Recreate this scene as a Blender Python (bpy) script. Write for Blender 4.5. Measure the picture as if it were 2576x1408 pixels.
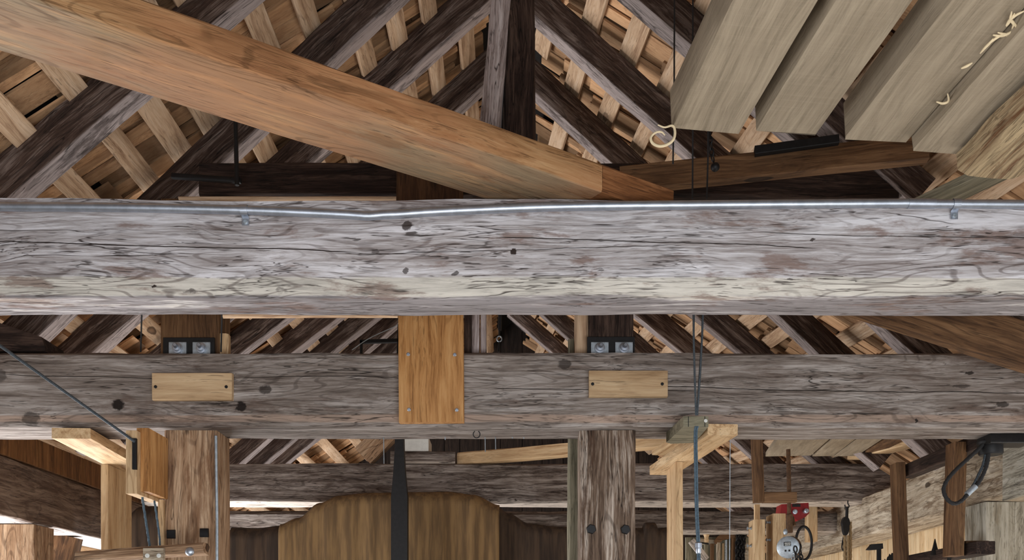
import bpy, bmesh, math, random
from mathutils import Vector, Matrix, noise as mnoise

for o in list(bpy.data.objects):
    bpy.data.objects.remove(o, do_unlink=True)
SC = bpy.context.scene
COL = SC.collection
R = math.radians
V = Vector

# ---------------------------------------------------------------- camera, world, lights
FPX, CX, HY, CZ = 2400.0, 1288.0, 1600.0, 1.6      # focal length (px), principal point, eye height
cam_d = bpy.data.cameras.new('camera')
cam_d.sensor_fit = 'HORIZONTAL'
cam_d.sensor_width = 36.0
cam_d.lens = FPX / 2576.0 * 36.0
cam_d.shift_y = (HY - 704.0) / 2576.0
cam_d.clip_start = 0.05
cam = bpy.data.objects.new('camera', cam_d)
COL.objects.link(cam)
cam.location = (0, 0, CZ)
cam.rotation_euler = (R(90), 0, 0)
SC.camera = cam

W = bpy.data.worlds.new('sky')
SC.world = W
W.use_nodes = True
W.node_tree.nodes['Background'].inputs['Color'].default_value = (0.86, 0.92, 1.0, 1)
W.node_tree.nodes['Background'].inputs['Strength'].default_value = 0.95

SC.view_settings.view_transform = 'Standard'
SC.view_settings.look = 'None'
SC.view_settings.exposure = 0.4
SC.view_settings.gamma = 1.0
SC.view_settings.use_curve_mapping = False


def area(name, loc, aim, sx, sy, power, col):
    l = bpy.data.lights.new(name, 'AREA')
    l.shape = 'RECTANGLE'
    l.size, l.size_y, l.energy, l.color = sx, sy, power, col
    o = bpy.data.objects.new(name, l)
    COL.objects.link(o)
    o.location = loc
    o.rotation_euler = (V(aim) - V(loc)).to_track_quat('-Z', 'Y').to_euler()
    return o


# area lights for daylight from the front doorway and left bays (all below the picture)
area('daylight_front_door', (0.5, -0.9, 0.8), (-0.1, 3.0, 2.6), 4.6, 1.4, 112, (0.95, 0.97, 1.0))
area('daylight_left_bay', (-3.4, 6.6, 0.5), (-0.9, 6.2, 3.6), 6.2, 1.6, 330, (0.98, 0.98, 1.0))
area('fill_right_side', (3.3, 5.6, 0.5), (0.9, 5.6, 3.6), 4.4, 1.6, 85, (1.0, 0.97, 0.93))  # added fill from the right, where the wall is boarded


# ---------------------------------------------------------------- helpers
def P(px, py, Y):
    """point of the barn that stands at distance Y on the sight line of a photo pixel"""
    return V(((px - CX) / FPX * Y, Y, CZ + (HY - py) / FPX * Y))


def srgb(r, g, b):
    f = lambda c: (c / 255 / 12.92) if c / 255 <= 0.04045 else ((c / 255 + 0.055) / 1.055) ** 2.4
    return (f(r), f(g), f(b), 1.0)


def tag(o, label=None, cat=None, group=None, kind='thing'):
    if label: o['label'] = label
    if cat: o['category'] = cat
    if group: o['group'] = group
    if kind: o['kind'] = kind
    return o


def structure(o):
    o['kind'] = 'structure'
    return o


def empty(name, loc):
    o = bpy.data.objects.new(name, None)
    o.empty_display_size = 0.05
    COL.objects.link(o)
    o.location = loc
    return o


def link(name, me, mats, parent=None, M=None, smooth=None):
    for m in (mats if isinstance(mats, (list, tuple)) else [mats]):
        me.materials.append(m)
    if smooth is not None:
        for p in me.polygons: p.use_smooth = True
        me.set_sharp_from_angle(angle=R(smooth))
    o = bpy.data.objects.new(name, me)
    COL.objects.link(o)
    M = M or Matrix.Identity(4)
    if parent is not None:
        o.parent = parent
        par = parent
        W_ = Matrix.Identity(4)
        chain_ = []
        while par is not None:
            chain_.append(par)
            par = par.parent
        for q in reversed(chain_):
            W_ = W_ @ q.matrix_basis
        o.matrix_basis = W_.inverted() @ M
    else:
        o.matrix_basis = M
    return o


def mesh(name, vs, fs):
    me = bpy.data.meshes.new(name)
    me.from_pydata([tuple(v) for v in vs], [], fs)
    bm = bmesh.new()
    bm.from_mesh(me)
    bmesh.ops.recalc_face_normals(bm, faces=bm.faces)
    bm.to_mesh(me)
    bm.free()
    me.update()
    return me


def frame(p0, p1, wdir):
    ex = (p1 - p0).normalized()
    wd = V(wdir)
    ey = (wd - ex * wd.dot(ex)).normalized()
    ez = ex.cross(ey)
    M = Matrix((ex, ey, ez)).transposed().to_4x4()
    M.translation = p0
    return M, (p1 - p0).length, ez


_seed = [0]


def sweep(name, sec, L, M, m, parent=None, wob=0.003, step=0.1, ends=(0, 0), fine=0.0, smooth=40):
    """a closed cross-section (y, z) carried along local x, every ring a little uneven like hewn or sawn timber"""
    _seed[0] += 1
    sd = _seed[0] * 7.31
    n = max(2, int(L / step))
    k = len(sec)
    vs, fs = [], []
    for i in range(n + 1):
        x = L * i / n
        for j, (y, z) in enumerate(sec):
            a = mnoise.noise(V((x * 1.3, j * 5.1, sd))) * wob * 1.5 + mnoise.noise(V((x * 6.0, j * 3.7, sd + 50))) * wob * 0.7
            b = mnoise.noise(V((x * 1.3, j * 5.1 + 90, sd))) * wob * 1.5 + mnoise.noise(V((x * 6.0, j * 3.7 + 90, sd))) * wob * 0.7
            c = 0.0
            if i == 0: c = ends[0] * mnoise.noise(V((j * 1.7, sd, 3)))
            if i == n: c = ends[1] * mnoise.noise(V((j * 1.7, sd, 9)))
            vs.append((x + c, y + a, z + b))
    for i in range(n):
        for j in range(k):
            fs.append((i * k + j, i * k + (j + 1) % k, (i + 1) * k + (j + 1) % k, (i + 1) * k + j))
    fs.append(tuple(range(k))[::-1])
    fs.append(tuple(n * k + j for j in range(k)))
    return link(name, mesh(name, vs, fs), m, parent, M, smooth)


def rect_sec(y0, y1, z0, z1, c):
    return [(y0 + c, z0), (y1 - c, z0), (y1, z0 + c), (y1, z1 - c), (y1 - c, z1), (y0 + c, z1), (y0, z1 - c), (y0, z0 + c)]


def bar(name, p0, p1, w, h, m, wdir=(0, 1, 0), up=(0, 0, 1), wob=0.002, ch=0.004, parent=None, step=0.1, ends=(0, 0)):
    """timber whose one long arris runs p0 -> p1; it is w deep along wdir and h high along up"""
    p0, p1 = V(p0), V(p1)
    M, L, ez = frame(p0, p1, wdir)
    s = 1 if ez.dot(V(up)) > 0 else -1
    z0, z1 = (0, h) if s > 0 else (-h, 0)
    return sweep(name, rect_sec(0, w, z0, z1, ch), L, M, m, parent, wob, step, ends)


def box(name, x0, x1, y0, y1, z0, z1, m, parent=None, wob=0.0015, ch=0.003, axis='x', step=0.1):
    if axis == 'x':
        return bar(name, (x0, y0, z0), (x1, y0, z0), y1 - y0, z1 - z0, m, (0, 1, 0), (0, 0, 1), wob, ch, parent, step)
    if axis == 'z':
        return bar(name, (x0, y0, z0), (x0, y0, z1), y1 - y0, x1 - x0, m, (0, 1, 0), (1, 0, 0), wob, ch, parent, step)
    return bar(name, (x0, y0, z0), (x0, y1, z0), x1 - x0, z1 - z0, m, (1, 0, 0), (0, 0, 1), wob, ch, parent, step)


def catmull(pts, n=8):
    pts = [V(p) for p in pts]
    if len(pts) < 3: return pts
    q = [pts[0] * 2 - pts[1]] + pts + [pts[-1] * 2 - pts[-2]]
    out = []
    for i in range(1, len(q) - 2):
        a, b, c, d = q[i - 1], q[i], q[i + 1], q[i + 2]
        for k in range(n):
            t = k / n
            out.append(0.5 * ((2 * b) + (c - a) * t + (2 * a - 5 * b + 4 * c - d) * t * t + (3 * b - a - 3 * c + d) * t ** 3))
    out.append(pts[-1])
    return out


def tube_geo(pts, r, k=10, twist=0.0, lobes=6, depth=0.16, closed=False):
    pts = [V(p) for p in pts]
    vs, fs = [], []
    n = len(pts)
    T = []
    for i in range(n):
        a = pts[(i - 1) % n] if (closed or i > 0) else pts[0]
        b = pts[(i + 1) % n] if (closed or i < n - 1) else pts[-1]
        T.append((b - a).normalized())
    u = T[0].orthogonal().normalized()
    s = 0.0
    rr = r if callable(r) else (lambda t: r)
    for i in range(n):
        if i: s += (pts[i] - pts[i - 1]).length
        u = (u - T[i] * u.dot(T[i])).normalized()
        w = T[i].cross(u)
        for j in range(k):
            th = 2 * math.pi * j / k
            q = rr(i / max(1, n - 1))
            if twist: q *= 1 + depth * math.cos(lobes * (th + s * twist))
            vs.append(pts[i] + (u * math.cos(th) + w * math.sin(th)) * q)
    m = n if closed else n - 1
    for i in range(m):
        i2 = (i + 1) % n
        for j in range(k):
            fs.append((i * k + j, i * k + (j + 1) % k, i2 * k + (j + 1) % k, i2 * k + j))
    if not closed:
        fs.append(tuple(range(k))[::-1])
        fs.append(tuple((n - 1) * k + j for j in range(k)))
    return vs, fs


def tube(name, pts, r, m, parent=None, k=10, twist=0.0, lobes=6, depth=0.16, closed=False, sm=60):
    vs, fs = tube_geo(pts, r, k, twist, lobes, depth, closed)
    return link(name, mesh(name, vs, fs), m, parent, None, sm)


def resample(pts, d):
    pts = [V(p) for p in pts]
    out = [pts[0]]
    for a, b in zip(pts, pts[1:]):
        n = max(1, int((b - a).length / d))
        for i in range(1, n + 1): out.append(a.lerp(b, i / n))
    return out


def lathe_geo(prof, c, axis, k=20):
    """prof: (radius, height) pairs turned about axis through c"""
    ax = V(axis).normalized()
    u = ax.orthogonal().normalized()
    w = ax.cross(u)
    vs, fs = [], []
    for (r, h) in prof:
        for j in range(k):
            th = 2 * math.pi * j / k
            vs.append(V(c) + ax * h + (u * math.cos(th) + w * math.sin(th)) * max(r, 1e-4))
    for i in range(len(prof) - 1):
        for j in range(k):
            fs.append((i * k + j, i * k + (j + 1) % k, (i + 1) * k + (j + 1) % k, (i + 1) * k + j))
    fs.append(tuple(range(k))[::-1])
    fs.append(tuple((len(prof) - 1) * k + j for j in range(k)))
    return vs, fs


def lathe(name, prof, c, axis, m, parent=None, k=20, sm=40):
    vs, fs = lathe_geo(prof, c, axis, k)
    return link(name, mesh(name, vs, fs), m, parent, None, sm)


def join_geo(*geos):
    vs, fs = [], []
    for a, b in geos:
        o = len(vs)
        vs += list(a)
        fs += [tuple(i + o for i in f) for f in b]
    return vs, fs


def prism(name, outline, axis_vec, m, parent=None, sm=None, M=None):
    """outline: list of 3-D points, pushed along axis_vec"""
    n = len(outline)
    a = [V(p) for p in outline]
    b = [p + V(axis_vec) for p in a]
    fs = [tuple(range(n))[::-1], tuple(range(n, 2 * n))]
    for i in range(n):
        j = (i + 1) % n
        fs.append((i, j, n + j, n + i))
    return link(name, mesh(name, a + b, fs), m, parent, M, sm)


def screw(name, c, normal, r, m, parent=None):
    o = lathe(name, [(r, 0.0), (r, r * 0.35), (r * 0.75, r * 0.6), (r * 0.3, r * 0.62), (r * 0.28, r * 0.3)], c, normal, m, parent, 14)
    return o


# ---------------------------------------------------------------- materials
def nodes(name):
    m = bpy.data.materials.new(name)
    m.use_nodes = True
    nt = m.node_tree
    return m, nt, nt.nodes, nt.links, nt.nodes['Principled BSDF']


class G:
    """small node-graph builder"""
    def __init__(s, nt):
        s.nt = nt

    def n(s, t, **kw):
        o = s.nt.nodes.new(t)
        for k, v in kw.items(): setattr(o, k, v)
        return o

    def put(s, sock, v):
        if hasattr(v, 'is_output') or isinstance(v, bpy.types.NodeSocket): s.nt.links.new(v, sock)
        else: sock.default_value = v

    def math(s, op, a, b=0.0, c=0.0, clamp=False):
        o = s.n('ShaderNodeMath', operation=op, use_clamp=clamp)
        s.put(o.inputs[0], a); s.put(o.inputs[1], b); s.put(o.inputs[2], c)
        return o.outputs[0]

    def vmath(s, op, a, b=(0, 0, 0)):
        o = s.n('ShaderNodeVectorMath', operation=op)
        s.put(o.inputs[0], a); s.put(o.inputs[1], b)
        return o.outputs['Value'] if op in ('LENGTH', 'DISTANCE', 'DOT_PRODUCT') else o.outputs[0]

    def noise(s, vec, scale, detail=3.0, rough=0.55, dist=0.0, color=False):
        v = s.vmath('MULTIPLY', vec, scale)
        o = s.n('ShaderNodeTexNoise')
        s.put(o.inputs['Vector'], v)
        o.inputs['Scale'].default_value = 1.0
        o.inputs['Detail'].default_value = detail
        o.inputs['Roughness'].default_value = rough
        o.inputs['Distortion'].default_value = dist
        return o.outputs['Color' if color else 'Fac']

    def step(s, v, lo, hi, a=0.0, b=1.0):
        o = s.n('ShaderNodeMapRange')
        o.interpolation_type = 'SMOOTHSTEP'
        s.put(o.inputs['Value'], v)
        o.inputs['From Min'].default_value = lo
        o.inputs['From Max'].default_value = hi
        o.inputs['To Min'].default_value = a
        o.inputs['To Max'].default_value = b
        return o.outputs['Result']

    def mix(s, f, a, b, mode='MIX'):
        o = s.n('ShaderNodeMix', data_type='RGBA', blend_type=mode)
        s.put(o.inputs[0], f); s.put(o.inputs[6], a); s.put(o.inputs[7], b)
        return o.outputs[2]

    def ramp(s, f, stops):
        o = s.n('ShaderNodeValToRGB')
        e = o.color_ramp.elements
        while len(e) < len(stops): e.new(0.5)
        for i, (p, c) in enumerate(stops):
            e[i].position = p
            e[i].color = c
        s.put(o.inputs[0], f)
        return o.outputs[0]


def wood(name, dark, mid, light, ring=0.5, ringf=34.0, fiber=1.0, patch=None, patch_amt=0.0, crack=0.6, knot=0.5, rough=0.8,
         bump=0.5, spots=(), var=0.25, island=False, stain=None, lines=(), saw=0.0, under=None, bands=(), dash=0.5, sharp=1.0, bias=0.0):
    m, nt, N, L, B = nodes(name)
    g = G(nt)
    tc = g.n('ShaderNodeTexCoord')
    oi = g.n('ShaderNodeObjectInfo')
    raw = tc.outputs['Object']
    rnd = oi.outputs['Random']
    if island:
        rnd = g.n('ShaderNodeNewGeometry').outputs['Random Per Island']
    comb = g.n('ShaderNodeCombineXYZ')
    for i, k in enumerate((13.7, 7.9, 5.3)):
        g.put(comb.inputs[i], g.math('MULTIPLY', rnd, k))
    v0 = g.vmath('ADD', raw, comb.outputs[0])
    deep = tuple(c * 0.32 for c in dark[:3]) + (1,)
    # knots: cells stretched along the grain
    kon = None
    if knot > 0:
        vk = g.vmath('ADD', g.vmath('MULTIPLY', v0, (2.1, 5.2, 5.2)), g.vmath('MULTIPLY', g.noise(v0, (14, 30, 30), 2.0, color=True), (0.09, 0.09, 0.09)))
        vo = g.n('ShaderNodeTexVoronoi')
        g.put(vo.inputs['Vector'], vk)
        vo.inputs['Scale'].default_value = 1.0
        kd = vo.outputs['Distance']
        kr = g.n('ShaderNodeSeparateColor')
        g.put(kr.inputs[0], vo.outputs['Color'])
        kon = g.step(kr.outputs[0], 0.50 - 0.38 * knot, 0.54 - 0.38 * knot, 1.0, 0.0)
        kon = g.step(kr.outputs[0], 0.42 * knot, 0.42 * knot + 0.03, 1.0, 0.0)
    # grain warps round the knots
    warp = g.vmath('SUBTRACT', g.noise(v0, (1.6, 6.0, 6.0), 2.5, color=True), (0.5, 0.5, 0.5))
    v1 = g.vmath('ADD', v0, g.vmath('MULTIPLY', warp, (0.0, 0.07, 0.07)))
    field = g.noise(v1, (0.9, 5.5, 5.5), 2.2, 0.45)
    if knot > 0:
        field = g.math('ADD', field, g.math('MULTIPLY', g.step(kd, 0.0, 0.5, 0.10, 0.0), kon))
    # explicit knots and holes (x, z, rx, rz, strength) on the face
    sp = None
    if spots:
        sx = g.n('ShaderNodeSeparateXYZ')
        jit = g.vmath('SUBTRACT', g.noise(raw, (45, 60, 60), 3.0, 0.65, color=True), (0.5, 0.5, 0.5))
        g.put(sx.inputs[0], g.vmath('ADD', raw, g.vmath('MULTIPLY', jit, (0.035, 0.02, 0.02))))
        for (x, z, rx, rz, st) in spots:
            a = g.math('DIVIDE', g.math('SUBTRACT', sx.outputs[0], x), rx)
            b = g.math('DIVIDE', g.math('SUBTRACT', sx.outputs[2], z), rz)
            d = g.math('ADD', g.math('MULTIPLY', a, a), g.math('MULTIPLY', b, b))
            e = g.step(d, 0.5, 1.1, st, 0.0)
            sp = e if sp is None else g.math('MAXIMUM', sp, e)
    if sp is not None:
        sp = g.math('MULTIPLY', sp, g.step(sx.outputs[1], 0.016, 0.024, 1.0, 0.0))
    sn = g.math('SINE', g.math('MULTIPLY', field, ringf * 6.28))
    rings = g.step(sn, 0.72, 0.99)
    ringmask = g.step(g.noise(v0, (1.1, 4.0, 4.0), 4.0, 0.6), 0.40, 0.60)
    fib = g.noise(v1, (5.0, 150.0, 150.0), 4.0, 0.7)
    streak = g.noise(v1, (1.9, 30.0, 30.0), 6.0, 0.68)
    tone = g.math('ADD', g.math('MULTIPLY', streak, 0.62), g.math('MULTIPLY', fib, 0.38 * fiber))
    tone = g.math('ADD', tone, 0.19 * (1 - fiber))
    w_ = 0.13 / sharp
    col = g.ramp(tone, [(0.49 - bias - w_, dark), (0.49 - bias, mid), (0.49 - bias + w_ * 1.1, light)])
    if under is not None:                    # paler lower face: bleached wood and light from below put into the colour
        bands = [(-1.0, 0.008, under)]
    if bands:
        su = g.n('ShaderNodeSeparateXYZ')
        g.put(su.inputs[0], raw)
        uz = g.math('ADD', su.outputs[2], g.math('MULTIPLY', g.math('SUBTRACT', streak, 0.5), 0.03))
        for (za, zb, uc) in bands:
            um = g.math('MULTIPLY', g.step(uz, za - 0.004, za + 0.004), g.step(uz, zb - 0.004, zb + 0.004, 1.0, 0.0))
            ucol = g.ramp(tone, [(0.30, tuple(0.42 * c for c in uc[:3]) + (1,)), (0.47, uc), (0.66, tuple(min(1, 1.4 * c) for c in uc[:3]) + (1,))])
            col = g.mix(um, col, ucol)
    if var:
        h = g.math('ADD', g.math('MULTIPLY', rnd, 2 * var), 1.0 - var)
        hc = g.n('ShaderNodeCombineColor')
        for i in range(3): g.put(hc.inputs[i], h)
        col = g.mix(1.0, col, hc.outputs[0], 'MULTIPLY')
    if patch is not None:
        pm = g.noise(v1, (2.4, 11.0, 11.0), 6.0, 0.7)
        col = g.mix(g.step(pm, 0.53, 0.63, 0.0, patch_amt), col, patch)
    if stain is not None:
        (sc_, lo, hi, colr, amt) = stain
        col = g.mix(g.step(g.noise(v0, sc_, 4.0, 0.6), lo, hi, 0.0, amt), col, colr)
    if ring:
        col = g.mix(g.math('MULTIPLY', g.math('MULTIPLY', rings, ringmask), ring), col, tuple(0.75 * a for a in dark[:3]) + (1,))
    if saw:
        sw = g.noise(v0, (260.0, 3.0, 3.0), 1.0)
        col = g.mix(g.step(sw, 0.5, 0.75, 0.0, saw), col, light)
    height = g.math('ADD', tone, g.math('MULTIPLY', rings, -0.2 * ring))
    if dash:
        dn = g.noise(v1, (11.0, 190.0, 190.0), 2.0, 0.5)
        dm = g.step(g.noise(v0, (2.6, 13.0, 13.0), 4.0, 0.6), 0.46, 0.58)
        ds = g.math('MULTIPLY', g.step(dn, 0.585, 0.64), dm)
        col = g.mix(g.math('MULTIPLY', ds, dash), col, deep)
        height = g.math('SUBTRACT', height, g.math('MULTIPLY', ds, 0.5 * dash))
    if crack:
        cf = g.noise(v1, (0.9, 17.0, 17.0), 3.0, 0.5)
        cm = g.step(g.noise(v0, (1.7, 6.0, 6.0), 3.0), 0.48, 0.58)
        ck = g.math('MULTIPLY', g.step(g.math('ABSOLUTE', g.math('SUBTRACT', cf, 0.5)), 0.0, 0.010, 1.0, 0.0), cm)
        cf2 = g.noise(v1, (2.6, 60.0, 60.0), 3.0, 0.6)
        cm2 = g.step(g.noise(v0, (3.1, 11.0, 11.0), 3.0), 0.47, 0.58)
        ck2 = g.math('MULTIPLY', g.step(g.math('ABSOLUTE', g.math('SUBTRACT', cf2, 0.5)), 0.0, 0.022, 0.9, 0.0), cm2)
        ck = g.math('MAXIMUM', ck, ck2)
        col = g.mix(g.math('MULTIPLY', ck, crack), col, deep)
        height = g.math('SUBTRACT', height, g.math('MULTIPLY', ck, 0.8))
    # long drying checks (x0, x1, z at x0, z at x1, half width)
    if lines:
        sl = g.n('ShaderNodeSeparateXYZ')
        jw = g.vmath('SUBTRACT', g.noise(raw, (2.2, 3, 3), 5.0, color=True), (0.5, 0.5, 0.5))
        g.put(sl.inputs[0], g.vmath('ADD', raw, g.vmath('MULTIPLY', jw, (0.0, 0.0, 0.03))))
        for (x0, x1, z0, z1, hw) in lines:
            t = g.math('DIVIDE', g.math('SUBTRACT', sl.outputs[0], x0), x1 - x0, clamp=True)
            zz = g.math('ADD', g.math('MULTIPLY', t, z1 - z0), z0)
            dd = g.math('ABSOLUTE', g.math('SUBTRACT', sl.outputs[2], zz))
            ends_ = g.math('MULTIPLY', g.step(t, 0.0, 0.05), g.step(t, 0.95, 1.0, 1.0, 0.0))
            e = g.math('MULTIPLY', g.step(dd, hw * 0.4, hw * 0.8, 1.0, 0.0), ends_)
            col = g.mix(e, col, tuple(c * 0.2 for c in dark[:3]) + (1,))
            height = g.math('SUBTRACT', height, e)
    if knot > 0:
        kin = g.math('MULTIPLY', g.step(kd, 0.10, 0.125, 1.0, 0.0), kon)
        col = g.mix(g.math('MULTIPLY', kin, 0.85), col, g.mix(g.step(kd, 0.03, 0.08), tuple(c * 0.8 for c in dark[:3]) + (1,), deep))
        height = g.math('SUBTRACT', height, g.math('MULTIPLY', kin, 0.3))
    if sp is not None:
        col = g.mix(sp, col, deep)
        height = g.math('SUBTRACT', height, g.math('MULTIPLY', sp, 0.4))
    L.new(col, B.inputs['Base Color'])
    B.inputs['Roughness'].default_value = rough
    B.inputs['Specular IOR Level'].default_value = 0.25
    bp = g.n('ShaderNodeBump')
    bp.inputs['Strength'].default_value = bump
    bp.inputs['Distance'].default_value = 0.006
    L.new(height, bp.inputs['Height'])
    L.new(bp.outputs[0], B.inputs['Normal'])
    return m


def plain(name, col, rough=0.5, metal=0.0, nz=0.25, scale=40.0, bump=0.1, alt=None):
    m, nt, N, L, B = nodes(name)
    g = G(nt)
    tc = g.n('ShaderNodeTexCoord')
    f = g.noise(tc.outputs['Object'], scale if isinstance(scale, tuple) else (scale, scale, scale), 4.0, 0.6)
    a = alt or tuple(c * (1 - nz) for c in col[:3]) + (1,)
    L.new(g.mix(g.step(f, 0.35, 0.65), a, col), B.inputs['Base Color'])
    B.inputs['Roughness'].default_value = rough
    B.inputs['Metallic'].default_value = metal
    bp = g.n('ShaderNodeBump')
    bp.inputs['Strength'].default_value = bump
    bp.inputs['Distance'].default_value = 0.003
    L.new(f, bp.inputs['Height'])
    L.new(bp.outputs[0], B.inputs['Normal'])
    return m


X_MAIN0 = -2.9            # left end of the main beam (its local x = world X - X_MAIN0)


def mx(px, Y=3.0): return (px - CX) / FPX * Y - X_MAIN0


def mz(py, Y=3.0, z0=2.674): return CZ + (HY - py) / FPX * Y - z0


main_spots = [(mx(1292), mz(635), .012, .011, 1), (mx(1024), mz(566), .018, .016, .9), (mx(1020), mz(680), .008, .012, .8), (mx(1145), mz(688), .012, .006, .8),
              (mx(945), mz(633), .012, .008, .6), (mx(2042), mz(603), .009, .007, .9), (mx(385), mz(718), .008, .005, 1), (mx(210), mz(737), .025, .009, .7),
              (mx(475), mz(727), .022, .008, .7), (mx(705), mz(727), .02, .014, .55), (mx(1035), mz(737), .016, .01, .7), (mx(1180), mz(736), .04, .006, .45)]
main_lines = [(mx(-200), mx(900), mz(606), mz(632), .0024), (mx(900), mx(1700), mz(640), mz(618), .0016), (mx(1240), mx(2060), mz(596), mz(624), .0022),
              (mx(1900), mx(2700), mz(586), mz(600), .0016)]
X_SEC0 = -2.9


def sx_(px, Y=3.9): return (px - CX) / FPX * Y - X_SEC0


def sz_(py, Y=3.9, z0=2.455): return CZ + (HY - py) / FPX * Y - z0


sec_spots = [(sx_(297), sz_(1017), .027, .025, 1), (sx_(607), sz_(1022), .022, .022, 1), (sx_(668), sz_(980), .03, .02, .8), (sx_(78), sz_(1052), .04, .03, .7),
             (sx_(1420), sz_(915), .032, .022, .75), (sx_(2305), sz_(1058), .010, .008, 1), (sx_(2440), sz_(937), .02, .006, .9), (sx_(2520), sz_(1017), .035, .012, .8),
             (sx_(0), sz_(945), .03, .03, .6), (sx_(2420), sz_(970), .04, .008, .6)]
sec_lines = [(sx_(0), sx_(560), sz_(940), sz_(958), .002), (sx_(600), sx_(1010), sz_(948), sz_(946), .0018), (sx_(1230), sx_(1760), sz_(975), sz_(985), .002),
             (sx_(1600), sx_(2700), sz_(973), sz_(990), .0024)]

M_MAIN = wood('weathered_white_fir', srgb(98, 82, 76), srgb(168, 161, 160), srgb(220, 217, 220), ring=0.55, ringf=24, patch=srgb(120, 94, 82), patch_amt=0.7,
              crack=0.95, knot=0.0, rough=0.85, bump=0.6, spots=main_spots, lines=main_lines, var=0.0, dash=0.85, sharp=1.0, bias=0.025, bands=[(0.005, 0.055, srgb(194, 188, 178)), (-1.0, 0.004, srgb(138, 132, 132))])  # lower bands: bare pale edge; grey underside darkened in colour for weaker light
M_SEC = wood('weathered_grey_fir', srgb(68, 57, 51), srgb(126, 115, 107), srgb(178, 170, 164), ring=0.45, ringf=24, patch=srgb(92, 74, 64), patch_amt=0.6,
             crack=0.9, knot=0.0, rough=0.85, bump=0.5, spots=sec_spots, lines=sec_lines, var=0.0, dash=0.7, sharp=0.9, bias=0.015, bands=[(0.02, 0.05, srgb(150, 130, 116))])
M_THIRD = wood('grey_brown_fir', srgb(60, 48, 42), srgb(124, 112, 104), srgb(176, 166, 158), ring=0.5, ringf=18, patch=srgb(78, 64, 56), patch_amt=0.7, crack=0.9, knot=0.35,
               bump=0.5, var=0.08, dash=0.8, sharp=1.2, bands=[(-1, 0.018, srgb(190, 178, 166))])  # pale lower strip: light on the underside painted in
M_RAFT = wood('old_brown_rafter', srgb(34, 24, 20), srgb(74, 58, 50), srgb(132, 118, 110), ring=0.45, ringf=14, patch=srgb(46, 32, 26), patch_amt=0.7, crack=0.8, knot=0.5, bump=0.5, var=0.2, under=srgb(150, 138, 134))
M_DARK = wood('smoked_dark_timber', srgb(24, 16, 13), srgb(50, 36, 30), srgb(86, 68, 58), ring=0.4, ringf=14, patch=srgb(30, 20, 16), patch_amt=0.6, crack=0.8, knot=0.4, bump=0.5, var=0.15)
M_PALEPOST = wood('bleached_post', srgb(92, 76, 70), srgb(164, 150, 146), srgb(206, 196, 194), ring=0.3, ringf=14, patch=srgb(110, 88, 80), patch_amt=0.5, crack=0.9, knot=0.4, var=0.05)
M_DIAG = wood('new_fir_timber', srgb(104, 70, 40), srgb(160, 118, 78), srgb(186, 148, 106), ring=0.5, ringf=17, fiber=0.8, patch=srgb(120, 78, 42), patch_amt=0.55,
              crack=0.3, knot=0.3, rough=0.7, bump=0.25, var=0.0, dash=0.5, stain=((0.8, 2.0, 2.0), 0.45, 0.62, srgb(164, 110, 74), 0.5), bands=[(-1, 0.003, srgb(136, 116, 90))])
M_DIAGD = wood('darker_fir_timber', srgb(78, 46, 24), srgb(128, 82, 48), srgb(160, 112, 74), ring=0.6, ringf=15, crack=0.3, knot=0.3, rough=0.7, bump=0.25, var=0.0)  # darker tone for the end length of the diagonal timber
M_ORANGE = wood('orange_fir_plank', srgb(126, 80, 38), srgb(180, 130, 78), srgb(204, 158, 104), ring=0.75, ringf=20, fiber=0.8, crack=0.25, knot=0.3, rough=0.6, bump=0.25, var=0.0)
M_BOARD = wood('rough_sawn_board', srgb(118, 106, 88), srgb(144, 130, 110), srgb(164, 150, 128), ring=0.12, ringf=10, fiber=0.6, patch=srgb(138, 124, 104), patch_amt=0.5,
               crack=0.06, knot=0.08, rough=0.9, bump=0.35, var=0.06, saw=0.15, dash=0.12)
M_SLAB = wood('waney_slab', srgb(96, 66, 42), srgb(150, 130, 100), srgb(186, 164, 128), ring=0.3, ringf=10, patch=srgb(92, 58, 36), patch_amt=0.9, crack=0.3, knot=0.3, rough=0.9, bump=0.7, var=0.0)
M_BATTEN = wood('pale_batten', srgb(140, 106, 80), srgb(198, 166, 134), srgb(220, 194, 166), ring=0.25, ringf=14, fiber=0.7, crack=0.2, knot=0.4, bump=0.25, var=0.12)
M_SHAKE = wood('split_shake', srgb(150, 112, 80), srgb(190, 150, 112), srgb(208, 172, 134), ring=0.1, ringf=12, fiber=0.6, patch=srgb(134, 90, 60), patch_amt=0.3, crack=0.3, knot=0.0, bump=0.5, var=0.55, island=True, dash=0.25, sharp=0.7)
M_PLANK_SHADE = wood('shaded_plank_top', srgb(38, 24, 14), srgb(70, 46, 28), srgb(96, 66, 42), ring=0.5, ringf=16, crack=0.3, knot=0.2, rough=0.7, bump=0.25, var=0.1)  # top of the orange plank with its shade put into the colour
M_2X = wood('fresh_pine_stud', srgb(150, 112, 74), srgb(198, 166, 126), srgb(218, 192, 154), ring=0.4, ringf=18, fiber=0.7, crack=0.15, knot=0.35, rough=0.65, bump=0.2, var=0.1)
M_2XB = wood('brown_stud', srgb(54, 36, 22), srgb(98, 70, 46), srgb(130, 98, 68), ring=0.5, ringf=16, crack=0.3, knot=0.4, rough=0.7, bump=0.25, var=0.12)
M_POST = wood('hewn_post', srgb(92, 64, 46), srgb(158, 126, 97), srgb(204, 176, 146), ring=0.5, ringf=12, patch=srgb(116, 80, 54), patch_amt=0.6, crack=0.7, knot=0.6, bump=0.45, var=0.05, dash=0.4, sharp=0.85, bias=0.01)
M_POST2 = wood('cracked_grey_post', srgb(58, 42, 32), srgb(118, 98, 82), srgb(196, 182, 168), ring=0.5, ringf=12, patch=srgb(72, 50, 36), patch_amt=0.75, crack=0.9, knot=0.5, bump=0.5, var=0.05, dash=0.6, sharp=1.1)
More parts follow.
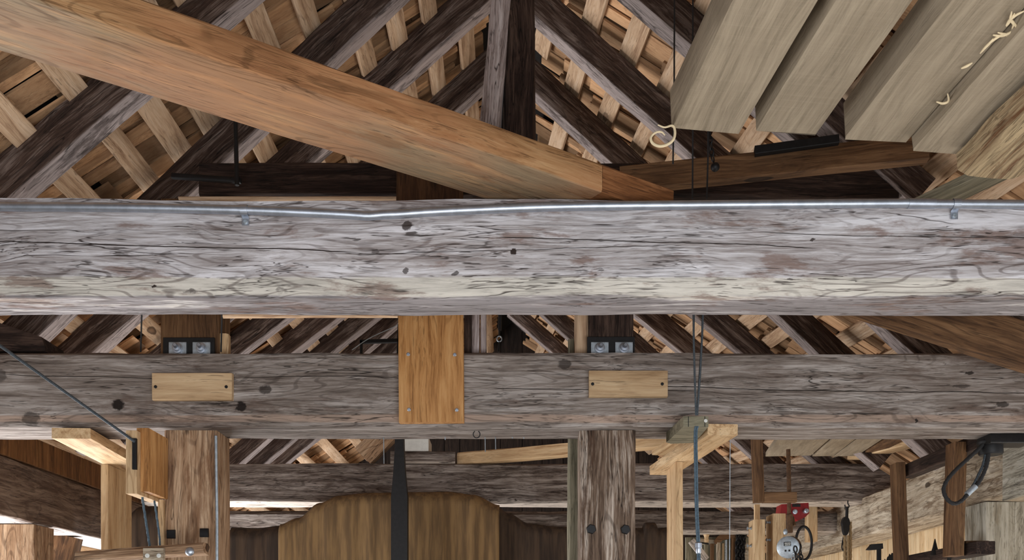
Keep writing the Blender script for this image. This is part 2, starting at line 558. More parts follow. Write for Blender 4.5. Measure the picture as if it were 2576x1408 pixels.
M_PLAQUE = wood('pine_plaque', srgb(146, 116, 84), srgb(184, 154, 118), srgb(204, 178, 142), ring=0.15, ringf=10, fiber=0.6, crack=0.05, knot=0.0, rough=0.6, bump=0.15, var=0.08)
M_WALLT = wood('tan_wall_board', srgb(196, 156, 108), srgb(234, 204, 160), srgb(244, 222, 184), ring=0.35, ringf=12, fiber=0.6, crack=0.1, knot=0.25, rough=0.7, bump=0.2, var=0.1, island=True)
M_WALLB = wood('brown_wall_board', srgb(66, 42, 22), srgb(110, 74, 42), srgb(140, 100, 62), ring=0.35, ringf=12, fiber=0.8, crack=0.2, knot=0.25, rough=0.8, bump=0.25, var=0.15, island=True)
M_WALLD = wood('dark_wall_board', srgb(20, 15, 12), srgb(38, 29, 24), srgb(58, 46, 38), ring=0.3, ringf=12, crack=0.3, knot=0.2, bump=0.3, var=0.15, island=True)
M_DECK = plain('roof_felt', srgb(30, 24, 20), 0.95)
M_FLOOR = plain('packed_floor', srgb(176, 166, 152), 0.95, 0, 0.2, 3.0)
M_GALV = plain('galvanised_steel', srgb(190, 197, 208), 0.42, 0.85, 0.2, 25.0, 0.12)
M_GALVD = plain('dull_galvanised_plate', srgb(180, 190, 198), 0.5, 0.7, 0.25, 60.0, 0.1)
M_BLACK = plain('black_steel', srgb(24, 23, 24), 0.55, 0.3, 0.4, 40.0, 0.15)
M_ROPE = plain('steel_cable', srgb(88, 96, 102), 0.5, 0.5, 0.4, 200.0, 0.2)
M_CORD = plain('dark_cord', srgb(34, 32, 32), 0.8, 0, 0.3, 200.0, 0.2)
M_BLUE = plain('blue_grey_rope', srgb(84, 104, 118), 0.75, 0, 0.35, 150.0, 0.3)
M_HEMP = plain('tan_hemp_rope', srgb(150, 126, 92), 0.9, 0, 0.35, 150.0, 0.3)
M_RED = plain('red_enamel', srgb(140, 16, 22), 0.4, 0.0, 0.25, 30.0, 0.1)
M_RUST = plain('rusty_steel', srgb(96, 68, 44), 0.75, 0.3, 0.4, 60.0, 0.25)
M_SHAVE = plain('wood_shaving', srgb(226, 206, 168), 0.8, 0, 0.15, 60.0, 0.15)
M_WHITE = plain('white_paint', srgb(222, 222, 216), 0.6, 0, 0.1, 30.0, 0.05)
M_TARP = plain('brown_canvas', srgb(128, 100, 64), 0.95, 0, 0.3, (26.0, 26.0, 2.2), 0.15, srgb(94, 72, 46))
M_TARPD = plain('dark_brown_canvas', srgb(74, 57, 42), 0.95, 0, 0.3, (26.0, 26.0, 2.2), 0.15, srgb(48, 36, 27))
M_PGREY = wood('pale_weathered_board', srgb(106, 100, 86), srgb(176, 170, 154), srgb(206, 202, 190), ring=0.35, crack=0.6, knot=0.3, bump=0.4, var=0.05, patch=srgb(120, 104, 80), patch_amt=0.5)
M_GREYB = wood('grey_green_board', srgb(78, 74, 60), srgb(128, 122, 102), srgb(160, 152, 130), ring=0.3, crack=0.5, knot=0.2, bump=0.3, var=0.1)


# ---------------------------------------------------------------- roof geometry
ZR, TAN = 4.9, 0.87                       # underside of the rafters: z = ZR - TAN * |x|
ANG = math.atan(TAN)
CA, SA = math.cos(ANG), math.sin(ANG)
RD = 0.15                                 # rafter depth


def slope_pt(side, x, y, d):
    """point of a roof slope at |x| along the rafter underside, raised d square to the slope"""
    return V((side * (x + d * SA), y, ZR - TAN * x + d * CA))


# floor, walls (setting)
def slab(name, x0, x1, y0, y1, z0, z1, m):
    vs = [(x, y, z) for x in (x0, x1) for y in (y0, y1) for z in (z0, z1)]
    fs = [(0, 1, 3, 2), (4, 5, 7, 6), (0, 1, 5, 4), (2, 3, 7, 6), (0, 2, 6, 4), (1, 3, 7, 5)]
    return structure(link(name, mesh(name, vs, fs), m))


slab('floor', -9, 9, -7, 13, -0.1, 0.0, M_FLOOR)


def planks(name, along, fixed, a0, a1, z0, z1, wid, m, thick=0.025, seed=1):
    """vertical boards of one wall; every board an uneven strip of the same wall"""
    rnd = random.Random(seed)
    geos = []
    a = a0
    while a < a1:
        w = wid * rnd.uniform(0.8, 1.25)
        b = min(a + w - 0.006, a1)
        o = rnd.uniform(0, 0.006)
        zt = z1 + rnd.uniform(0, 0.003)
        if along == 'y': p = [(fixed + s * (thick) + o, y, z) for s in (0, 1) for y in (a, b) for z in (z0, zt)]
        else: p = [(x, fixed + s * thick + o, z) for s in (0, 1) for x in (a, b) for z in (z0, zt)]
        geos.append((p, [(0, 1, 3, 2), (4, 5, 7, 6), (0, 1, 5, 4), (2, 3, 7, 6), (0, 2, 6, 4), (1, 3, 7, 5)]))
        a += w
    vs, fs = join_geo(*geos)
    me = mesh(name, vs, fs)
    # local frame: x runs up the boards so that the grain does too
    M = Matrix(((0, 1, 0), (0, 0, 1), (1, 0, 0))).to_4x4() if along == 'x' else Matrix(((0, 0, 1), (0, 1, 0), (1, 0, 0))).to_4x4()
    me.transform(M.inverted())
    o = link(name, me, m, None, M)
    return structure(o)


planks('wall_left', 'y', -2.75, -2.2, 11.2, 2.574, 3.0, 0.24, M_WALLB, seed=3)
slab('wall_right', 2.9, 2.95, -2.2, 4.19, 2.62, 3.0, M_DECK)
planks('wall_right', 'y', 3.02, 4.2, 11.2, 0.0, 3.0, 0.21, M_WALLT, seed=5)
# front gable with its wide open doorway, behind the camera
slab('wall_front', -3.1, 3.1, -2.3, -2.24, 2.75, 5.3, M_DECK)
slab('wall_front', -3.1, -2.2, -2.3, -2.24, 0.0, 2.75, M_DECK)
slab('wall_front', 2.6, 3.1, -2.3, -2.24, 0.0, 2.75, M_DECK)
slab('wall_left', -3.1, -3.04, -2.24, 3.0, 0.0, 2.6, M_DECK)  # unseen near wall, added to cut light from the left
slab('wall_back', -3.1, 3.1, 11.24, 11.3, 0.0, 5.45, M_DECK)
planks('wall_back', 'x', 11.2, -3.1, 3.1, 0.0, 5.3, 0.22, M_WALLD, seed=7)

# split shakes of both roof slopes
def make_shakes(side):
    rnd = random.Random(11 + side)
    geos = []
    M = Matrix((V((side * CA, 0, -SA)), V((0, 1, 0)), V((side * CA, 0, -SA)).cross(V((0, 1, 0))))).transposed().to_4x4()
    M.translation = (0, 0, ZR)
    up = 1 if side > 0 else -1               # local z points away from / into the room
    d0 = RD + 0.030
    s = 0.02
    while s < 3.72:
        y = 2.3
        while y < 11.1:
            w = rnd.choice((rnd.uniform(0.05, 0.10), rnd.uniform(0.09, 0.19)))
            head = s + rnd.uniform(-0.03, 0.035)
            ln = rnd.uniform(0.34, 0.46)
            th = rnd.uniform(0.008, 0.02)
            dz = rnd.uniform(0.0, 0.03)
            if rnd.random() < 0.08: head += rnd.uniform(0.04, 0.12)
            yaw = rnd.uniform(-0.03, 0.03)
            p = []
            for t in (0, 1):
                for (q, lift) in ((head, 0.0), (head + ln, 0.06)):
                    for yy in (y + 0.007, y + w - 0.007):
                        p.append((q, yy + yaw * (q - head), up * (d0 + dz + lift + t * th)))
            geos.append((p, [(0, 1, 3, 2), (4, 5, 7, 6), (0, 1, 5, 4), (2, 3, 7, 6), (0, 2, 6, 4), (1, 3, 7, 5)]))
            y += w
        s += 0.205
    vs, fs = join_geo(*geos)
    return structure(link('ceiling', mesh('ceiling', vs, fs), M_SHAKE, None, M))


make_shakes(-1)
make_shakes(1)
vs, fs = [], []
for side in (-1, 1):
    k = len(vs)
    for (x, y) in ((0, -2.4), (0, 11.6), (2.95, 11.6), (2.95, -2.4)):
        vs.append(slope_pt(side, x - (RD + 0.14) * SA * (1 if x == 0 else 0), y, RD + 0.14))
    fs.append((k, k + 1, k + 2, k + 3))
structure(link('ceiling', mesh('roof', vs, fs), M_DECK))

ORD = ['front', 'second', 'third', 'fourth', 'fifth', 'sixth', 'seventh', 'eighth', 'ninth', 'tenth', 'eleventh', 'twelfth', 'thirteenth', 'fourteenth', 'fifteenth']


def rafter(side, pa, pb, Y, m, label, w=0.10, h=RD, group='rafters of the roof'):
    """front lower arris through two sight-line points at distance Y, carried to ridge and eave"""
    a, b = P(*pa, Y), P(*pb, Y)
    if a.z > b.z: a, b = b, a                # a low end, b high end
    d = (b - a).normalized()
    lo = a + d * ((-side_abs(a.x, side, 2.5)) / abs(d.x))
    hi = b + d * (abs(b.x - side * 0.012) / abs(d.x)) if side * b.x > 0.012 else b
    if side < 0: o = bar('rafter', lo, hi, w, h, m, (0, 1, 0), (0, 0, 1), 0.006, 0.008, step=0.14)
    else: o = bar('rafter', hi, lo, w, h, m, (0, 1, 0), (0, 0, 1), 0.006, 0.008, step=0.14)
    return tag(o, label, 'rafter', group)


def side_abs(x, side, lim): return lim - side * x


LEFT_R = [((0, 520), (608, 0), 3.63, 'old brown rafter nearest the front, far left under the big diagonal timber'),
          ((149, 795), (992, 0), 4.28, 'dark rafter second from the front on the left roof slope'),
          ((241, 882), (1190, 40), 4.85, 'old rafter third from the front on left slope, crossing above the diagonal timber'),
          ((480, 880), (1210, 222), 5.48, 'dark rafter on left slope meeting the pale king post low down'),
          ((618, 880), (725, 798), 6.14, 'pale-edged rafter in left gap between the two big beams, nearest the bolted post'),
          ((747, 880), (854, 798), 6.71, 'pale-edged rafter in left gap between big beams, second from the bolted post'),
          ((845, 878), (948, 798), 7.25, 'brown rafter in left gap between big beams, third from the bolted post'),
          ((930, 878), (1018, 800), 7.72, 'brown rafter in left gap between big beams, just left of the orange plank'),
          ((667, 1166), (747, 1097), 8.18, 'brown rafter far back seen in the left gap under the second beam'),
          ((725, 1163), (801, 1099), 8.65, 'deepest visible brown rafter under the second beam on the left')]
RIGHT_R = [((1602, 0), (1724, 107), 4.22, 'old rafter running down behind the sawn boards at top right'),
           ((1355, 48), (1754, 406), 4.90, 'long pale-edged rafter falling right from the dark king post'),
           ((1344, 233), (1532, 406), 5.55, 'lower pale-edged rafter starting halfway down the dark king post'),
           ((1749, 793), (1840, 869), 6.50, 'pale-edged rafter in right gap between big beams, beside the twin cables'),
           ((1601, 793), (1713, 885), 7.30, 'pale-edged rafter in right gap just right of the dark bolted post'),
           ((1480, 790), (1570, 868), 8.1, 'far rafter mostly hidden behind the right bolted post'),
           ((1361, 789), (1445, 865), 9.0, 'thin pale rafter in right gap just left of the bolted post'),
           ((1276, 789), (1378, 878), 9.9, 'deepest pale rafter right of the black turnbuckle')]
for a in LEFT_R: rafter(-1, a[0], a[1], a[2], M_RAFT, a[3])
for a in RIGHT_R: rafter(1, a[0], a[1], a[2], M_RAFT, a[3])
tag(bar('rafter', P(1830, 100, 3.95), P(2300, 511, 3.95), 0.09, 0.14, M_RAFT, (0, 1, 0), (0, 0, 1), 0.006, 0.008),
    'old rafter low at the right edge, passing behind the propped brown timber', 'rafter', 'rafters of the roof')

# roof battens, laid across the rafters from front to back
BL = [.11, .28, .43, .585, .76, .925, 1.09, 1.22, 1.36, 1.516, 1.71, 1.9, 2.08, 2.25, 2.42, 2.6]
BR = [.06, .253, .45, .645, .82, 1.03, 1.22, 1.40, 1.56, 1.72, 1.908, 2.09, 2.28, 2.47]
_rb = random.Random(4)
ORDN = ['topmost', 'second', 'third', 'fourth', 'fifth', 'sixth', 'seventh', 'eighth', 'ninth', 'tenth', 'eleventh', 'twelfth', 'thirteenth', 'fourteenth', 'fifteenth', 'sixteenth']
for side, lst, skew in ((-1, BL, 0.0), (1, BR, 0.08)):
    for i, x in enumerate(lst):
        w = _rb.uniform(0.088, 0.112)
        y0, y1 = 3.3, 11.1
        if skew: y0 = 3.5
        xa, xb = x - skew * (y0 - 5), x - skew * (y1 - 5)
        if xb < 0.02:
            y1 = 5 + (x - 0.02) / skew
            xb = 0.02
        xa = min(xa, 2.75)
        if y1 - y0 < 0.5: y1 = y0 + 0.5
        a, b = slope_pt(side, xa, y0, RD), slope_pt(side, xb, y1, RD)
        up = V((side * SA, 0, CA))
        wd = V((side * CA, 0, -SA))
        o = bar('roof_batten', a, b, w, 0.026, M_BATTEN, wd, up, 0.002, 0.002, step=0.3)
        tag(o, 'pale sawn batten across the %s roof slope, %s counting down from the ridge' % ('left' if side < 0 else 'right', ORDN[i]), 'batten',
            'battens on the %s roof slope' % ('left' if side < 0 else 'right'))

# ---------------------------------------------------------------- big beams
main = sweep('tie_beam', [(0.0, 0.051), (0.028, 0.003), (0.06, 0.0), (0.19, 0.0), (0.2, 0.01), (0.2, 0.29), (0.19, 0.301), (0.07, 0.303), (0.006, 0.300), (0.0, 0.292),
                          (0.002, 0.2), (-0.002, 0.12)],
             5.8, Matrix.Translation((X_MAIN0, 3.0, 2.674)), M_MAIN, None, 0.005, 0.06)
tag(main, 'large weathered whitish hewn beam across the whole picture, carrying the metal conduit', 'beam')
tag(bar('trim_strip', P(560, 799, 3.206), P(1000, 798, 3.206), 0.012, 0.03, M_BATTEN), 'thin pale strip along the back lower edge of the whitish beam', 'strip')

second = sweep('tie_beam', [(0.0, 0.022), (0.014, 0.002), (0.05, 0.0), (0.24, 0.0), (0.25, 0.01), (0.25, 0.3), (0.24, 0.308), (0.06, 0.308), (0.012, 0.304), (0.0, 0.292),
                            (0.003, 0.2), (-0.002, 0.1)],
               5.8, Matrix.Translation((X_SEC0, 3.9, 2.455)), M_SEC, None, 0.005, 0.06)
tag(second, 'grey-brown knotty hewn beam behind and below the whitish beam, with two nailed plaques', 'beam')

third = bar('tie_beam', (-2.86, 7.0, 2.577), (2.86, 7.0, 2.577), 0.25, 0.29, M_THIRD, wob=0.006, ch=0.012, step=0.1)
tag(third, 'grey hewn beam far back, third from the front, behind the posts', 'beam')
lint = bar('lintel_beam', (-2.9, 7.55, 2.42), (2.9, 7.55, 2.42), 0.2, 0.175, M_THIRD, wob=0.008, ch=0.03, step=0.1)
tag(lint, 'low pale log lintel just under the third beam at the back', 'beam')
strn = bar('straining_beam', P(500, 490, 3.96), P(2262, 495, 3.96), 0.2, 0.14, M_DARK, wob=0.004, ch=0.008)
tag(strn, 'dark horizontal timber just above the whitish beam, under the king posts', 'beam')

tag(bar('slat', P(448, 501, 3.935), P(1000, 501, 3.935), 0.022, 0.013, M_BATTEN), 'added pale strip standing in for the lit underside of the dark horizontal timber', 'slat')  # added strip that paints in the light under the straining beam
# king posts on the straining beam
zs = P(1300, 405, 3.97).z
tag(bar('king_post', V(((1266 - CX) / FPX * 4.02, 4.02, zs)), V(((1266 - CX) / FPX * 4.02, 4.02, 4.95)), 0.12, 0.135, M_DARK, (0, 1, 0), (1, 0, 0), 0.006, 0.01),
    'dark king post at top centre, rightmost of the two', 'post')
p0, p1 = P(1201, 408, 3.99), P(1240, -75, 3.99)
tag(bar('king_post', p0, p1, 0.10, 0.082, M_PALEPOST, (0, 1, 0), (1, 0, 0), 0.008, 0.012, ends=(0.0, 0.0)), 'pale bleached leaning post just left of the dark king post', 'post')
ZT2 = 2.764
for (xa, xb, mm, lab) in ((1168, 1186, M_DARK, 'dark narrow stud just right of the orange plank, between the big beams'),
                          (1187, 1206, M_PALEPOST, 'pinkish stud right of the orange plank, left one of the close pair'),
                          (1208, 1224, M_PALEPOST, 'pinkish stud right of the orange plank, right one of the close pair')):
    x0, x1 = (xa - CX) / FPX * 4.0, (xb - CX) / FPX * 4.0
    tag(bar('stud', (x0, 4.0, ZT2), (x0, 4.0, 3.415), 0.06, x1 - x0, mm, (0, 1, 0), (1, 0, 0), 0.003, 0.004), lab, 'stud')

# ---------------------------------------------------------------- queen posts with bolted plates
def post_px(name, xa, xb, Y, z0, z1, d, m, wob=0.004, ch=0.008, parent=None):
    x0, x1 = (xa - CX) / FPX * Y, (xb - CX) / FPX * Y
    return bar(name, (x0, Y, z0), (x0, Y, z1), d, x1 - x0, m, (0, 1, 0), (1, 0, 0), wob, ch, parent)


ZB2, ZT2 = 2.455, 2.763
lp = post_px('post', 413, 545, 3.96, 0.0, ZB2, 0.19, M_POST)
tag(lp, 'brown streaked wooden post under the second beam on the left, with black bolt heads', 'post')
rp = post_px('post', 1460, 1597, 3.96, 0.0, ZB2, 0.20, M_POST2)
tag(rp, 'dark cracked wooden post under the second beam right of centre, with two black bolts', 'post')
tag(post_px('stud', 1430, 1461, 4.17, 0.0, 2.9, 0.06, M_GREYB), 'grey-green plank standing along the left side of the cracked post', 'stud')
lq = post_px('queen_post', 403, 548, 3.98, ZT2, 3.425, 0.17, M_2XB)
tag(lq, 'brown upper post between the two big beams on the left, behind the bolted plates', 'post')
rq = post_px('queen_post', 1480, 1597, 3.98, ZT2, 3.425, 0.17, M_DARK)
tag(rq, 'dark upper post between the two big beams right of centre, behind the bolted plates', 'post')
tag(post_px('stud', 1448, 1481, 4.0, ZT2, 3.3, 0.05, M_BATTEN), 'pale stud beside the dark upper post, between the two big beams', 'stud')
tag(post_px('stud', 549, 572, 4.0, ZT2, CZ + (HY - 838) / FPX * 4.0, 0.05, M_2X), 'short tan offcut standing right of the brown upper post', 'offcut')


def plates(xs, x0, x1, ytop, ybot, side):
    Y = 3.975
    rt = empty('bracket', P((x0 + x1) / 2, ybot, Y))
    tag(rt, 'black steel strap with two square galvanised plates on the %s upper post' % ('left' if side < 0 else 'right'), 'bracket', 'bolted brackets on the second beam')
    a, b = P(x0, ybot, Y), P(x1, ytop, Y)
    box('strap', a.x, b.x, Y - 0.008, Y + 0.004, ZT2 + 0.003, b.z, M_BLACK, rt, 0.0, 0.001)
    for x in xs:
        c = P(x, (ytop + ybot) / 2 + 1, Y - 0.02)
        pl = box('washer_plate', c.x - 0.036, c.x + 0.036, Y - 0.018, Y - 0.008, ZT2 + 0.003, ZT2 + 0.058, M_GALVD, rt, 0.0, 0.002)
        lathe('bolt', [(0.022, 0), (0.022, 0.004), (0.016, 0.005), (0.016, 0.018), (0.009, 0.019), (0.0085, 0.04), (0.006, 0.043)], (c.x, Y - 0.018, ZT2 + 0.032), (0.05, -1, 0.06), M_GALV, pl, 6 if False else 16)


plates((446, 506), 412, 541, 850, 886, -1)
plates((1509, 1570), 1477, 1596, 848, 884, 1)

# bolt heads in the posts
for (x, y, lab) in ((431, 1343, 'square black bolt head low on the left post, left one'), (514, 1340, 'square black bolt head low on the left post, right one')):
    c = P(x, y, 3.955)
    tag(box('bolt_head', c.x - .017, c.x + .017, 3.948, 3.962, c.z - .018, c.z + .018, M_BLACK, None, 0.001, 0.003), lab, 'bolt')
for (x, y, lab) in ((1487, 1331, 'black six-sided bolt head low on the cracked right post, left one'), (1573, 1332, 'black six-sided bolt head low on the cracked right post, right one')):
    c = P(x, y, 3.962)
    tag(lathe('bolt_head', [(.021, 0), (.021, .012), (.018, .016)], (c.x, 3.963, c.z), (0, -1, 0), M_BLACK, None, 6, 20), lab, 'bolt')

# nailed plaques
for (x0, x1, y0, y1, lab) in ((382, 583, 937, 1005, 'small pale blank wooden plaque screwed to the second beam on the left'),
                              (1482, 1680, 931, 997, 'small tan blank wooden plaque screwed to the second beam on the right')):
    a, b = P(x0, y1, 3.87), P(x1, y0, 3.87)
    rt = empty('wooden_plaque', ((a.x + b.x) / 2, 3.9, a.z))
    tag(rt, lab, 'plaque', 'plaques on the second beam')
    box('board', a.x, b.x, 3.872, 3.899, a.z, b.z, M_PLAQUE, rt, 0.001, 0.002)
    for sx in (0.045, 0.93):
        screw('screw', (a.x + (b.x - a.x) * sx, 3.872, a.z + (b.z - a.z) * 0.48), (0, -1, 0), 0.0065, M_BLACK, rt)

# orange plank
rt = empty('plank', P(1085, 1060, 3.875))
tag(rt, 'bright orange knotty vertical plank screwed across the second beam at centre', 'plank')
a, b = P(1004, 1062, 3.865), P(1167, 560, 3.865)
pl = bar('board', (a.x, 3.862, a.z), (P(1000, 560, 3.865).x, 3.862, b.z), 0.035, b.x - a.x, M_ORANGE, (0, 1, 0), (1, 0, 0), 0.001, 0.004, rt)
for (x, y) in ((1027, 891), (1144, 892), (1029, 1030), (1149, 1031)):
    screw('screw', P(x, y, 3.862), (0, -1, 0), 0.0075, M_GALV, rt)

tag(bar('board', (P(997, 556, 3.865).x, 3.868, b.z + 0.003), (P(997, 556, 3.865).x, 3.868, P(0, 420, 3.87).z), 0.03, P(1164, 0, 3.87).x - P(997, 0, 3.87).x, M_PLANK_SHADE, (0, 1, 0), (1, 0, 0), 0.001, 0.003),  # upper end of the orange plank, shade put into the colour
    'orange plank end above the whitish beam, its shade put into a darker colour', 'board')
# ---------------------------------------------------------------- big diagonal timber lying over the whitish beam
ZD = 2.981
A0 = V((-1.021, 2.082, ZD)); D = V((0.828, 0.561, 0)).normalized()
q0 = A0 - D * 0.75
q1 = V((0.2805, 2.965, ZD))
wd = V((-D.y, D.x, 0))
tag(bar('diagonal_timber', q0, q1, 0.247, 0.087, M_DIAG, wd, (0, 0, 1), 0.0025, 0.005, step=0.08), 'big new orange-brown timber lying diagonally from upper left down to the whitish beam', 'timber')
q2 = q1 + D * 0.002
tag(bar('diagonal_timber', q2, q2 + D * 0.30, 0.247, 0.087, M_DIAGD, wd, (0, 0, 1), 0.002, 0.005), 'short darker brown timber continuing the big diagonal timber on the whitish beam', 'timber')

# ---------------------------------------------------------------- conduit on the whitish beam
rt = empty('conduit', P(1288, 520, 2.98))
tag(rt, 'bent galvanised metal conduit running along the top of the whitish beam', 'pipe')
Yc = 2.981
cpts = [(-120, 518), (0, 520), (300, 522), (600, 528), (780, 535), (880, 540), (925, 543), (965, 540), (1010, 538), (1100, 532), (1300, 523), (1500, 518), (1900, 514), (2286, 511)]
cc = catmull([P(x, y, Yc) for x, y in cpts], 10)
tube('pipe', cc, 0.0135, M_GALV, rt, 20)
tube('pipe', [P(2286, 512, Yc), P(2420, 513, Yc), P(2700, 515, Yc)], 0.0132, M_GALV, rt, 20)
cpl = tube('coupling', [P(2284, 511.5, Yc), P(2290, 511.6, Yc), P(2330, 512, Yc), P(2350, 512.4, Yc), P(2352, 512.4, Yc)], lambda t: 0.0152, M_GALV, rt, 20)
for (x, y) in ((615, 529), (2405, 513)):
    c = P(x, y, Yc)
    geo = []
    th = [math.pi * 0.5 - math.pi * 1.0 * k / 12 for k in range(13)]
    sec = [(c.y - 0.0146 * math.cos(t), c.z + 0.0146 * math.sin(t)) for t in th] + [(2.994, c.z - 0.016), (2.994, c.z - 0.042)]
    sec2 = [(c.y - 0.0162 * math.cos(t), c.z + 0.0162 * math.sin(t)) for t in th] + [(2.9915, c.z - 0.017), (2.9915, c.z - 0.042)]
    loop = sec + sec2[::-1]
    st = prism('strap', [V((c.x - 0.011, yy, zz)) for yy, zz in loop], (0.022, 0, 0), M_GALV, rt)
    screw('screw', (c.x, 2.9915, c.z - 0.031), (0, -1, 0), 0.008, M_GALVD, st)

# ---------------------------------------------------------------- sawn boards at top right
BD = V((-353, 2400, -295)).normalized()
Yb = 2.72
acr = V((1, 0, 0.02))
specs = [(1690, 322, 1868, 0.118, 'rough sawn beige board at top right, leftmost of the overhead row'),
         (1902, 329, 2060, 0.088, 'rough sawn beige board at top right, second from left in the overhead row'),
         (2127, 348, 2291, 0.108, 'rough sawn beige board with fuzzy edge, third from left in the overhead row'),
         (2297, 377, 2478, 0.075, 'rough sawn beige board at top right, fourth from left in the overhead row')]
BOARD = []
for (xl, yl, xr, th, lab) in specs:
    e = P(xl, yl, Yb)
    w = (xr - xl) / FPX * Yb
    o = bar('sawn_board', e, e - BD * 1.9, w, th, M_BOARD, acr, (0, 0, 1), 0.0015, 0.002, step=0.08, ends=(0.012, 0))
    tag(o, lab, 'board', 'rough boards stored overhead at top right')
    BOARD.append((e, w))
# waney slab with bark
e = P(2412, 452, Yb)
sl = sweep('slab_board', [(0.0, 0.03), (0.03, 0.008), (0.09, 0.0), (0.16, 0.012), (0.2, 0.04), (0.2, 0.07), (0.0, 0.07)], 1.8,
           frame(e, e - BD * 1.8, acr)[0] if frame(e, e - BD * 1.8, acr)[2].z > 0 else frame(e, e - BD * 1.8, acr)[0] @ Matrix.Scale(-1, 4, (0, 0, 1)), M_SLAB, None, 0.012, 0.05, (0.05, 0))
tag(sl, 'rough waney-edged slab at the right edge, rightmost of the overhead boards', 'board', 'rough boards stored overhead at top right')
# shavings hanging from the sawn edges
def shaving(name, pts, r, lab, parent=None):
    o = tube(name, catmull(pts, 8), (lambda t: r * (0.35 + 0.65 * math.sin(math.pi * min(1, max(0, 0.06 + t * 0.9))))), M_SHAVE, parent, 7)
    if parent is None: tag(o, lab, 'shaving')
    return o


Ys = 2.71
shaving('wood_shaving', [P(x, y, Ys) for x, y in ((1655, 314), (1672, 320), (1692, 316), (1698, 332), (1693, 352), (1675, 365), (1655, 367), (1640, 358), (1638, 344), (1650, 333), (1664, 332), (1673, 340))],
        0.0042, 'curled pale wood shaving hanging from the corner of the leftmost overhead board')
for pts in (((2576, 28), (2556, 38), (2540, 50), (2531, 64)), ((2532, 66), (2541, 52), (2552, 34)), ((2545, 52), (2556, 66), (2558, 78), (2536, 86), (2510, 82)),
            ((2498, 88), (2520, 90), (2545, 80), (2556, 70)), ((2486, 112), (2500, 100), (2520, 88), (2534, 90)), ((2466, 134), (2478, 120), (2490, 108), (2498, 98)),
            ((2418, 172), (2432, 166), (2446, 158)), ((2356, 256), (2372, 260), (2386, 254), (2384, 236)), ((2545, 30), (2542, 48), (2550, 60), (2546, 72))):
    fy = lambda y: 1.7536 / ((HY - y) / FPX + .123) - 0.014
    o = shaving('bark_fibre', [P(x, y, fy(y)) for x, y in pts], 0.0036, 'pale torn bark fibre at the fuzzy edge of the third overhead board')
    o['group'] = 'bark fibres on the overhead boards'

# ---------------------------------------------------------------- timbers behind the whitish beam on the right
tb = bar('propped_timber', P(1560, 478, 3.86), P(2338, 398, 3.66), 0.055, 0.098, M_2XB, (0, 1, 0), (0, 0, 1), 0.002, 0.004)
tag(tb, 'brown sawn timber propped level under the ends of the overhead boards', 'timber')
tag(bar('steel_channel', P(1900, 386, 3.74), P(2112, 357, 3.69), 0.045, 0.032, M_BLACK, (0, 1, 0), (0, 0, 1), 0.0, 0.002), 'black steel bar lying on the propped brown timber', 'bar')
tag(bar('plank', P(2300, 520, 3.42), P(2700, 330, 3.25), 0.24, 0.03, M_GREYB, (0, 1, 0), (0, 0, 1), 0.002, 0.003), 'dark grey-green plank at the right edge just above the conduit', 'plank')
# brown plank crossing at right between the big beams
tag(bar('brace_plank', P(2000, 735, 3.62), P(2000, 735, 3.62).lerp(P(2680, 955, 3.40), 1.55), 0.06, 0.16, M_2XB, (0, 1, 0), (0, 0, 1), 0.003, 0.004), 'wide brown plank slanting down across the right end between the big beams', 'plank')
# dark lumber end at far left
tag(prism('lumber_end', [P(x, y, 3.93) for x, y in ((-170, 768), (0, 812), (104, 847), (113, 872), (113, 882), (-170, 882))], (0, .19, 0), M_DARK), 'dark lumber end lying on the second beam at the left edge', 'timber')

# ---------------------------------------------------------------- wall plates and side framing
M_PLATE = wood('stained_plate_fir', srgb(84, 64, 46), srgb(170, 154, 132), srgb(208, 196, 176), ring=0.5, ringf=14, patch=srgb(104, 80, 56), patch_amt=0.7, crack=0.6, knot=0.4, bump=0.5, var=0.0, bias=0.02)
M_PLATEL = wood('brown_plate_fir', srgb(62, 46, 38), srgb(112, 92, 78), srgb(146, 126, 110), ring=0.35, ringf=14, patch=srgb(80, 60, 48), patch_amt=0.6, crack=0.7, knot=0.5, bump=0.5, var=0.05, bands=[(-0.005, 1.0, srgb(206, 196, 190))])  # pale band: light on the underside put into the colour
tag(box('wall_plate', -3.03, -2.73, 4.2, 8.3, 2.245, 2.572, M_PLATEL, None, 0.006, 0.012, 'y'), 'brown hewn wall beam receding along the left side', 'beam')
tag(box('wall_plate', 2.57, 2.86, 4.2, 9.4, 2.335, 2.62, M_PLATE, None, 0.006, 0.012, 'y'), 'stained grey wall beam receding along the right side', 'beam')
tag(box('post', -3.02, -2.735, 5.45, 5.70, 0.0, 2.24, M_POST, None, 0.004, 0.008, 'z'), 'broad brown post at the lower left corner under the left wall beam', 'post')
tag(bar('brace', P(70, 1530, 6.1), P(117, 1335, 6.1), 0.12, 0.19, M_2XB, (0, 1, 0), (1, 0, 0), 0.003, 0.006), 'leaning brown brace board beside the lower left post', 'brace')
tag(box('rail', -3.06, -3.035, 4.0, 9.0, 2.16, 2.24, M_2X, None, 0.001, 0.002, 'y'), 'pale rail outside under the left wall beam, against the bright opening', 'rail')
tag(box('post', 2.575, 2.80, 5.2, 5.42, 0.0, 2.332, M_PGREY, None, 0.004, 0.008, 'z'), 'weathered grey post at the lower right corner', 'post')
tag(box('board', 2.545, 2.566, 4.2, 4.95, 2.30, 2.64, M_PGREY, None, 0.002, 0.003, 'y'), 'pale grey board covering the near end of the right wall beam', 'board')

